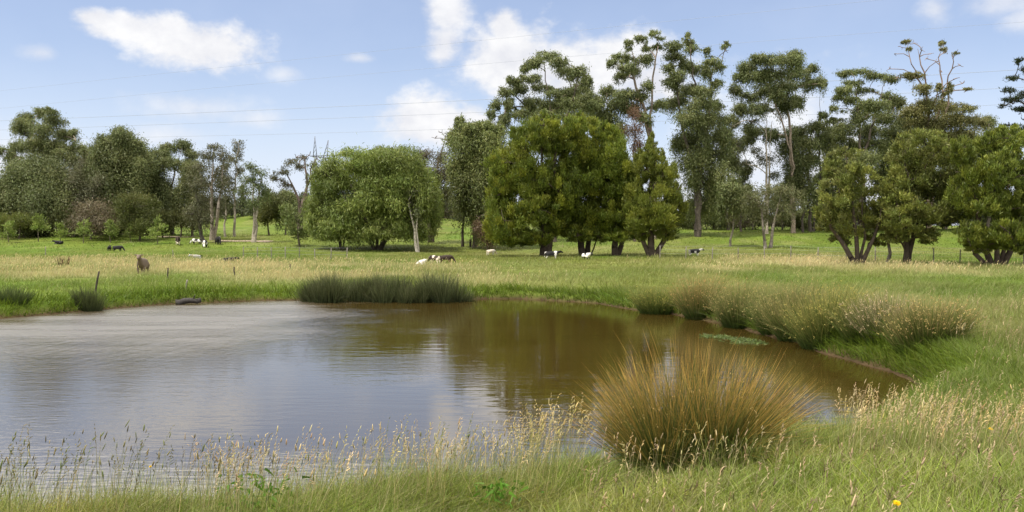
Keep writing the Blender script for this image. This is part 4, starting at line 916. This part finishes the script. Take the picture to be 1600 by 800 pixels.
tree('tea_tree', 'slender grey stemmed tree between the leftmost and middle trees of the trio', 'tree', 1385, 67, [(1392, 345, 12, 12), (1384, 352, 10, 8)], 'shrub', [[(1385,414),(1387,375),(1394,330)]], .14, 'trees around the paddock', bark=(.2,.17,.14))
tree('tea_tree', 'rightmost tree of the trio with stems fanning from the ground, cut by the picture edge', 'tree', 1557, 63,
     [(1502,232,24,20),(1540,226,26,20),(1582,216,30,22),(1515,270,30,30),(1560,266,34,30),(1602,272,26,40),(1530,320,34,28),(1582,326,34,30),(1515,362,26,20),(1570,358,34,26),(1604,365,22,26),(1518,382,14,10),(1620,320,26,40),(1538,384,24,13),(1590,384,26,14),(1495,300,18,30),(1550,300,30,30)], 'cyp2', [[(1546,418),(1522,395),(1508,360)], [(1550,418),(1530,370),(1515,280)], [(1557,419),(1555,360),(1548,240)], [(1562,419),(1575,370),(1585,240)], [(1566,419),(1590,360),(1605,290)]], .22, 'trio of multi stemmed trees on the right', dense=True, tint=(.95,1,.95))
# --- small trees and bushes in the middle right distance
tree('gum_tree', 'small grey weeping tree with twin trunks in front of the back fence', 'tree', 1200, 112,
     [(1200,300,24,13),(1225,298,24,13),(1184,322,18,18),(1225,330,18,18),(1204,338,22,16),(1170,310,10,16),(1245,318,12,14)], 'sparse', [[(1187,369),(1190,330),(1198,296)], [(1217,367),(1214,330),(1222,300)]], .22, TG, tint=(1.05,1.1,.9), bark=(.2,.17,.14))
tree('gum_tree', 'small dark tree with thin pale stem left of the grey weeping tree', 'tree', 1142, 116, [(1146,300,18,16),(1136,322,14,18),(1155,322,12,14)], 'gumdk', [[(1141,367),(1146,335),(1147,300)]], .15, TG, bark=(.22,.19,.15))
HB = ['bushes along the back fence']
for (cx, d, rx, ry, cy, stl, lab) in [(1105,150,26,16,335,'bush','dark bush behind the foot of the tallest gum'), (1150,155,24,12,342,'brown','low brownish bush right of the dark bush on the fence line'),
        (1165,158,20,12,332,'bush','small bush behind the grey weeping tree on its left'), (1240,156,26,12,342,'bush','low bush on the fence line below the broad headed gum'), (1285,152,24,16,336,'sapling','lighter green bush on the fence line beside the trio'),
        (1085,152,16,20,325,'bush','dense bush right of the cypress clump'), (1335,154,30,20,330,'bush','bush behind the leftmost tree of the trio'), (1400,154,34,20,332,'gumdk','dark bush behind the middle tree of the trio'), (1475,154,36,22,330,'bush','bush behind the gap between middle and rightmost of the trio'),
        (1545,154,36,24,325,'gumdk','dark bush behind the rightmost tree of the trio'), (1610,150,36,30,320,'bush','bush at the right edge behind the fanning stems'), (1215,158,18,9,346,'brown','tiny brown bush between the twin trunks of the grey tree'),
        (1070,156,26,13,344,'bush','long low bush on the fence line nearest the cypress clump'), (1128,158,26,13,340,'gumdk','dark long bush behind the small dark tree'), (1182,160,28,13,341,'bush','long bush on the fence line behind the twin trunks'), (1262,158,28,14,340,'gumdk','dark long bush below the slender gum'), (1305,158,26,14,340,'bush','long bush at the right end of the open fence line'),
        (980,150,30,24,335,'gumdk','dark bush seen under the middle cypress'), (870,150,34,22,338,'gumdk','dark bush seen between the cypress stems')]:
    tree('bush', lab, 'bush', cx, d, [(cx - rx * .3, cy, rx * .6, ry * .8), (cx + rx * .35, cy + 2, rx * .6, ry * .7), (cx, cy - ry * .35, rx * .5, ry * .6), (cx, cy + ry * .5, rx, ry * .55)], stl, None, .12, HB[0], dense=True, limbs=False)
# --- trees on the far hill
FH = [(352, 300, 18, 250, 'far tree on the hill seen between the straight gum and the slender gum'), (380, 304, 18, 255, 'far tree on the hill just right of the slender gum'), (404, 308, 20, 245, 'small far tree on the hill above the track tree'), (428, 300, 20, 250, 'far tree on the hill left of the crooked gum'),
      (452, 297, 20, 260, 'far tree on the hill behind the crooked gum'), (476, 299, 20, 255, 'far tree on the hill below the pylon'), (500, 294, 22, 250, 'far tree on the hill at the left shoulder of the willow'), (330, 306, 18, 255, 'far tree on the hill behind the straight pale gum'),
      (696, 286, 22, 250, 'far tree on the hill above the thin dark trunk'), (722, 292, 20, 245, 'small far tree on the hill left of the dense gum'), (640, 280, 26, 300, 'far tree on the hilltop behind the right willow dome'), (560, 284, 26, 300, 'far tree on the hilltop behind the left willow dome'), (668, 296, 20, 260, 'small far tree behind the brown topped tree')]
for cx, ty, rx, d, lab in FH:
    g = 360 - (hz((cx - 800) / F * d, d) - CAMZ) * F / d; H_ = max(12, g - ty)
    tree('far_tree', lab, 'tree', cx, d, [(cx - rx * .4, ty + H_ * .5, rx * .55, H_ * .3), (cx + rx * .4, ty + H_ * .55, rx * .55, H_ * .3), (cx, ty + H_ * .25, rx * .55, H_ * .24), (cx, ty + H_ * .8, rx * .9, H_ * .22)], 'far', None, .3, 'trees on the far hill', limbs=False)

# ------------------------------------------------------------------ cows
def hit(px, py, d0=36.0, d1=230.0):
    for d in np.arange(d0, d1, .25):
        p = P(px, py, d)
        if p[2] <= hz(p[0], p[1]): return np.array([p[0], d, hz(p[0], p[1])])
    p = P(px, py, d1); return np.array([p[0], d1, hz(p[0], d1)])
def skin(verts, edges, radii, sub=2):
    me = bpy.data.meshes.new('body'); me.from_pydata(verts, edges, [])
    o = bpy.data.objects.new('body', me); COL.objects.link(o)
    m = o.modifiers.new('s', 'SKIN'); m.use_smooth_shade = True
    for v, r in zip(me.skin_vertices[0].data, radii): v.radius = (r[0], r[1]) if isinstance(r, tuple) else (r, r)
    me.skin_vertices[0].data[0].use_root = True
    o.modifiers.new('d', 'SUBSURF').levels = sub
    dg = bpy.context.evaluated_depsgraph_get(); dg.update()
    em = bpy.data.meshes.new_from_object(o.evaluated_get(dg))
    bpy.data.objects.remove(o); bpy.data.meshes.remove(me)
    return em
def cow_mesh(pose):
    V = []; E = []; Rr = []
    def v(p, r, par=None):
        V.append(p); Rr.append(r)
        if par is not None: E.append((par, len(V) - 1))
        return len(V) - 1
    z = -.62 if pose == 'lying' else 0
    hip = v((-.62, 0, 1.12 + z), (.27, .31)); mid = v((-.05, 0, 1.06 + z), (.33, .36), hip); ch = v((.48, 0, 1.08 + z), (.27, .33), mid)
    sh = v((.80, 0, 1.18 + z), (.18, .24), ch)
    if pose == 'grazing': nk = v((1.08, 0, .90), (.12, .16), sh); hd = v((1.30, 0, .52), (.12, .13), nk); mz = v((1.40, 0, .20), .085, hd); eh = .60; ex = 1.24
    elif pose == 'alert': nk = v((1.02, 0, 1.42), (.12, .16), sh); hd = v((1.22, 0, 1.56), (.12, .13), nk); mz = v((1.56, 0, 1.36), .085, hd); eh = 1.62; ex = 1.18
    else: nk = v((1.05, 0, 1.30 + z), (.12, .16), sh); hd = v((1.30, 0, 1.36 + z), (.12, .13), nk); mz = v((1.62, 0, 1.14 + z), .085, hd); eh = 1.43 + z; ex = 1.26
    for s in (-1, 1):
        e = v((ex, s * .14, eh), .04, hd); v((ex - .04, s * .30, eh + .02), .045, e)
        if pose != 'lying':
            a = v((.50, s * .20, .72), .12, ch); b = v((.52, s * .20, .42), .065, a); c = v((.50, s * .20, .12), .05, b); v((.53, s * .20, .02), .06, c)
            a = v((-.66, s * .21, .80), .17, hip); b = v((-.58, s * .21, .56), .09, a); c = v((-.78, s * .21, .40), .06, b); e2 = v((-.74, s * .21, .12), .05, c); v((-.70, s * .21, .02), .06, e2)
        else:
            a = v((.62, s * .26, .16), .10, ch); v((.95, s * .22, .08), .06, a)
            a = v((-.50, s * .34, .22), .17, hip); v((-.15, s * .36, .10), .07, a)
    t = v((-.92, 0, 1.24 + z), .05, hip); t2 = v((-.99, 0, .85 + z * .7), .03, t); v((-.99, 0, .50 + z * .5), .05, t2)
    return skin(V, E, Rr)
COWM = {}
for k in ('grazing', 'alert', 'standing', 'lying'):
    COWM[k] = cow_mesh(k)
    if k != 'lying':
        for v_ in COWM[k].vertices: v_.co.z = v_.co.z * .66 if v_.co.z < .7 else v_.co.z - .238
_unused = {k: k for k in ('grazing', 'alert', 'standing', 'lying')}
BLK = np.array([.012, .011, .011]); WHT = np.array([.72, .68, .62]); TANC = np.array([.135, .098, .074]); GRY = np.array([.40, .39, .38]); DBR = np.array([.030, .018, .012]); CRM = np.array([.72, .62, .50])
def cow(px, py, lpx, head, pose, base, patch, thr, label, side=True):
    loc = hit(px, py)
    s_ = float(np.clip(lpx * loc[1] / F / (2.4 if side else 1.0), .55, 1.05))
    me = COWM[pose].copy(); n = len(me.vertices)
    c = np.zeros(n * 3, np.float32); me.vertices.foreach_get('co', c); c = c.reshape(-1, 3)
    sd0 = int(px)
    f = fbm(c[:, 0] * 1.9 + sd0, c[:, 2] * 1.9 + c[:, 1] * .8, sd0, 2)
    k = smooth(thr - .02, thr + .02, f)[:, None]
    if pose != 'lying': k = np.maximum(k, smooth(.52, .44, c[:, 2])[:, None] * (c[:, 0] < .9)[:, None] * (thr < .9))
    col = base * (1 - k) + patch * k
    a = me.attributes.new('col', 'FLOAT_COLOR', 'POINT'); q = np.ones((n, 4), np.float32); q[:, :3] = col; a.data.foreach_set('color', q.ravel())
    me.materials.clear(); me.materials.append(M_HIDE)
    o = bpy.data.objects.new('cow', me); COL.objects.link(o)
    o.location = Vector([float(v) for v in loc - np.array([0, 0, .02])]); o.rotation_euler = (0, 0, R(head)); o.scale = (s_,) * 3
    tag(o, label, 'cow', 'cows grazing in the paddock')
cow(92, 382, 19, 170, 'lying', BLK, WHT, .66, 'black cow lying in the grass, leftmost of the herd')
cow(171, 392, 15, 105, 'standing', BLK, BLK, 2, 'upright black cow seen from behind, overlapping the black cow on its right')
cow(184, 393, 20, -5, 'grazing', BLK, BLK, 2, 'black cow stretching right beside the upright black cow')
cow(223, 428, 22, -79, 'alert', TANC, CRM, 2, 'grey brown cow facing the camera in the long dry grass', False)
cow(278, 382, 11, -70, 'grazing', DBR, CRM, .68, 'small dark brown cow with head down left of the pale herd', False)
cow(307, 382, 19, 175, 'grazing', WHT, BLK, .52, 'white cow with black patches, left of the two by the leaning trunk')
cow(320, 387, 11, -75, 'grazing', WHT, BLK, .62, 'white cow with dark lowered head at the foot of the leaning trunk', False)
cow(341, 382, 11, -60, 'grazing', WHT, BLK, .50, 'black and white cow right of the straight pale gum', False)
cow(308, 405, 16, -130, 'lying', GRY, BLK, .50, 'pale grey calf resting in the green strip below the herd')
cow(357, 410, 13, 5, 'lying', BLK, BLK, 2, 'flat lying black calf at the edge of the dry grass')
cow(658, 415, 13, 70, 'lying', WHT, WHT, 2, 'small white calf half hidden in straw left of the dark pair')
cow(679, 412, 13, 140, 'grazing', DBR, CRM, .66, 'dark brown cow, left one of the dark pair behind the reeds')
cow(697, 411, 15, -15, 'grazing', DBR, DBR, 2, 'dark brown cow grazing, right one of the dark pair behind the reeds')
cow(767, 399, 15, 35, 'grazing', CRM, WHT, .5, 'cream white cow beside the big cypress')
cow(862, 405, 27, 4, 'standing', BLK, WHT, .64, 'black cow with white legs in the shade of the leftmost cypress')
cow(916, 406, 19, -55, 'standing', WHT, BLK, .48, 'black and white cow standing under the middle cypress')
cow(1085, 400, 24, 8, 'standing', BLK, WHT, .60, 'black cow with white flank walking right of the cypress clump')

# ------------------------------------------------------------------ posts, fence, log, stump
def rod(A, a, b, ra, rb, col, k=7, segs=1, wob=0):
    a = np.array(a, float); b = np.array(b, float); N_ = [a + (b - a) * i / segs + (rnd(1)[0] * wob if 0 < i < segs else 0) for i in range(segs + 1)]
    d = norm(b - a); u = norm(np.cross(d, [.31, .9, .2])); w = np.cross(d, u); V = []
    for i, p in enumerate(N_):
        r = ra + (rb - ra) * i / segs
        V += [p + (u * math.cos(t) + w * math.sin(t)) * r * RNG.uniform(.88, 1.1) for t in np.arange(k) / k * 2 * math.pi]
    q = [[i * k + j, i * k + (j + 1) % k, (i + 1) * k + (j + 1) % k, (i + 1) * k + j] for i in range(segs) for j in range(k)]
    V += [N_[0], N_[-1]]
    t = [[len(V) - 2, (j + 1) % k, j] for j in range(k)] + [[len(V) - 1, segs * k + j, segs * k + (j + 1) % k] for j in range(k)]
    A.add(V, q, t, col)
GREYW = (.20, .18, .15); DARKW = (.055, .045, .036)
for px, py, h, lean, colr, lab in [(146, 462, .95, .22, DARKW, 'dark leaning stake beside the small reed clump'), (262, 437, .62, .04, DARKW, 'short dark stake in dry grass right of the grey brown cow'), (290, 452, .42, .18, GREYW, 'stubby leaning stake at the top of the left bank'),
        (366, 433, .55, .0, DARKW, 'upright dark stake in the straw below the flat lying calf'), (71, 399, .9, .04, GREYW, 'grey post in the meadow below the leftmost cow'), (270, 402, .75, .0, GREYW, 'grey post in the meadow left of the resting calf'), (453, 424, .45, .05, DARKW, 'short dark stake left of the reed beds')]:
    b = hit(px, py) if py < 455 else np.array([*at(px, 35.5), 0]); b[2] = hz(b[0], b[1])
    A = Acc(); rod(A, b - [0, 0, .2], b + [lean * h, 0, h], .045, .035, colr, 7, 4, .012); o = A.build('fence_post', M_WOOD, None, b); o.location = Vector(b.tolist()); tag(o, lab, 'post', 'old posts standing in the meadow')
A = Acc(); b = hit(735, 386, 80); rod(A, b - [0, 0, .2], b + [.03, 0, 1.05], .17, .15, (.03, .026, .022), 10, 5, .02); o = A.build('tree_stump', M_WOOD, None, b); o.location = Vector(b.tolist()); tag(o, 'dark upright stump standing left of the cream cow', 'stump')
A = Acc(); b = np.array([*at(293, 36.0), .10]); rod(A, b - [.45, .1, .02], b + [.5, .05, .06], .13, .10, (.05, .045, .042), 10, 7, .02); rod(A, b + [.2, 0, .08], b + [.32, -.1, .3], .03, .018, (.05, .045, .042), 6, 2); o = A.build('fallen_log', M_WOOD, None, b); o.location = Vector(b.tolist()); tag(o, 'dark wet log lying at the far water edge', 'log')
def fence(pxs, py0, py1, label, hgt, lab_d=None):
    base = []
    for i, px in enumerate(pxs):
        py = py0 + (py1 - py0) * (px - pxs[0]) / (pxs[-1] - pxs[0]); base.append(hit(px, py, 60))
    base = np.array(base); dm = np.linspace(base[0][1], base[-1][1], len(base))
    for b, px, d_ in zip(base, pxs, dm):
        b[1] = d_; b[0] = (px - 800) / F * d_; b[2] = hz(b[0], b[1])
    root = empty('wire_fence', base[0], label, 'fence')
    for b in base:
        A = Acc(); h = hgt * RNG.uniform(.92, 1.06); rod(A, b - [0, 0, .2], b + [RNG.uniform(-.04, .04), 0, h], .05, .042, tuple(np.array(GREYW) * RNG.uniform(.6, 1.1)), 7, 3, .008); A.build('post', M_WOOD, root, base[0])
    for z_ in (.45, .75, 1.02):
        A = Acc()
        for a_, b_ in zip(base[:-1], base[1:]): rod(A, a_ + [0, -.06, z_ * hgt], b_ + [0, -.06, z_ * hgt], .006, .006, (.25, .25, .25), 4)
        A.build('wire', M_METAL, root, base[0])
fence([1031, 1072, 1113, 1154, 1195, 1236, 1278, 1323, 1368, 1413, 1459, 1500, 1545, 1600, 1660], 405, 413, 'thin wire fence with grey posts along the front of the right hand trees', 1.15)
fence([380, 402, 424, 446, 468, 492, 517, 542], 404, 406, 'faint wire fence with thin posts on the green strip left of the willow', 1.0)
fence([1085, 1115, 1145, 1175, 1205, 1235, 1253, 1280, 1310], 358, 357, 'distant back fence in front of the hedge bushes', 1.3)
# farm track
def track(pxs, d, wid, z=.05):
    V = []; 
    for px in pxs:
        x_ = (px - 800) / F * d
        for o_ in (-wid, -wid * .33, wid * .33, wid):
            y_ = d + o_ + .4 * math.sin(px * .07); V.append([x_, y_, hz(x_, y_) + z])
    q = [[i * 4 + j, i * 4 + j + 1, i * 4 + j + 5, i * 4 + j + 4] for i in range(len(pxs) - 1) for j in range(3)]
    o = build('path', V, q, None, np.tile([.33, .26, .19], (len(V), 1)), M_GROUND); o['kind'] = 'structure'
track(list(np.arange(338, 428, 3)), 126, 1.7); track(list(np.arange(250, 306, 3)), 137, 1.6)

# ------------------------------------------------------------------ transmission pylon and power lines
def pylon():
    d = 420.0; b = np.array([(501 - 800) / F * d, d, 0]); b[2] = hz(b[0], b[1])
    zt = P(501, 216, d)[2]; za = P(501, 246, d)[2]
    root = empty('transmission_tower', b, 'grey steel lattice pylon with twin peaks beyond the hill', 'pylon'); A = Acc(); S = (.09, .09, .11); cx, cy = b[0], b[1]
    xl, xr = P(492, 214, d)[0], P(513, 220, d)[0]
    lat = lambda t: 4.2 * (1 - t) + 2.2 * t
    hs = np.linspace(b[2] - .3, za, 7)
    for sx in (-1, 1):
        for sy in (-1, 1): rod(A, [cx + sx * 4.2, cy + sy * 4.2, hs[0]], [cx + sx * 2.4, cy + sy * 1.2, za], .22, .18, S, 5)
    for i in range(6):
        w0, w1 = 4.2 - 1.8 * i / 6, 4.2 - 1.8 * (i + 1) / 6; v0, v1 = 4.2 - 3 * i / 6, 4.2 - 3 * (i + 1) / 6
        for sy in (-1, 1):
            rod(A, [cx - w0, cy + sy * v0, hs[i]], [cx + w1, cy + sy * v1, hs[i + 1]], .1, .1, S, 4); rod(A, [cx + w0, cy + sy * v0, hs[i]], [cx - w1, cy + sy * v1, hs[i + 1]], .1, .1, S, 4)
        for sx in (-1, 1):
            rod(A, [cx + sx * w0, cy - v0, hs[i]], [cx + sx * w1, cy + v1, hs[i + 1]], .1, .1, S, 4)
    A.build('tower_body', M_METAL, root, b); A = Acc()
    for sx, xt, zz in ((-1, xl, P(492, 213, d)[2]), (1, xr, P(513, 219, d)[2])):
        for e in (-.9, .9): rod(A, [cx + sx * 2.4 + e, cy, za], [xt, cy, zz], .2, .1, S, 5)
        for k in range(5):
            f = k / 5; zq = za + (zz - za) * f; xq = cx + sx * 2.4 + (xt - cx - sx * 2.4) * f; rod(A, [xq - .9 * (1 - f), cy, zq], [xq + .9 * (1 - f) * .8, cy, zq + (zz - za) / 5], .09, .09, S, 4)
        A.build('peak', M_METAL, root, b); A = Acc()
    x0, x1 = P(484, 243, d)[0], P(516, 250, d)[0]
    rod(A, [x0, cy, za + .7], [x1, cy, za - .6], .2, .2, S, 5); rod(A, [x0, cy, za + .7], [x1, cy, za + .9], .16, .16, S, 5)
    for k in range(8):
        f = k / 8; rod(A, [x0 + (x1 - x0) * f, cy, za + .7 - 1.3 * f], [x0 + (x1 - x0) * (f + .125), cy, za + .75 + .1 * f], .09, .09, S, 4)
    A.build('crossarm', M_METAL, root, b)
pylon()
def wire(pp, d0, d1, rad, label):
    px = np.array([p[0] for p in pp], float); py = np.array([p[1] for p in pp], float); co_ = np.polyfit(px, py, 2)
    X = np.linspace(px[0], px[-1], 40); Q = []
    for i, x_ in enumerate(X):
        f = i / 39; d = 1 / ((1 - f) / d0 + f / d1); Q.append(P(x_, np.polyval(co_, x_), d))
    A = Acc(); k = 5; V = []
    for p in Q: V += [p + np.array([0, math.cos(t), math.sin(t)]) * rad for t in np.arange(k) / k * 2 * math.pi]
    q = [[i * k + j, i * k + (j + 1) % k, (i + 1) * k + (j + 1) % k, (i + 1) * k + j] for i in range(39) for j in range(k)]
    A.add(V, q, None, (.30, .33, .40)); o = A.build('power_line', M_METAL); tag(o, label, 'power line', 'power lines crossing the sky')
wire([(-200, 196), (100, 185), (400, 172), (780, 155), (1480, 115), (1800, 96)], 330, 210, .05, 'power line in the middle of the sky, darkest and uppermost of the three close ones')
wire([(-200, 209), (100, 200), (400, 190), (700, 177), (1520, 140), (1800, 126)], 330, 210, .045, 'power line just under the darkest one')
wire([(-200, 220), (200, 215), (650, 205), (930, 193), (1300, 176), (1800, 150)], 330, 210, .038, 'lowest power line touching the left tree tops')
wire([(-200, 165), (0, 142), (300, 107), (660, 72), (1100, 30), (1390, 0), (1700, -34)], 300, 170, .024, 'faint top power line rising steeply to the right')
wire([(-200, 190), (150, 155), (450, 125), (797, 97), (1120, 70), (1600, 35), (1800, 20)], 300, 170, .024, 'faint power line under the steep top one')
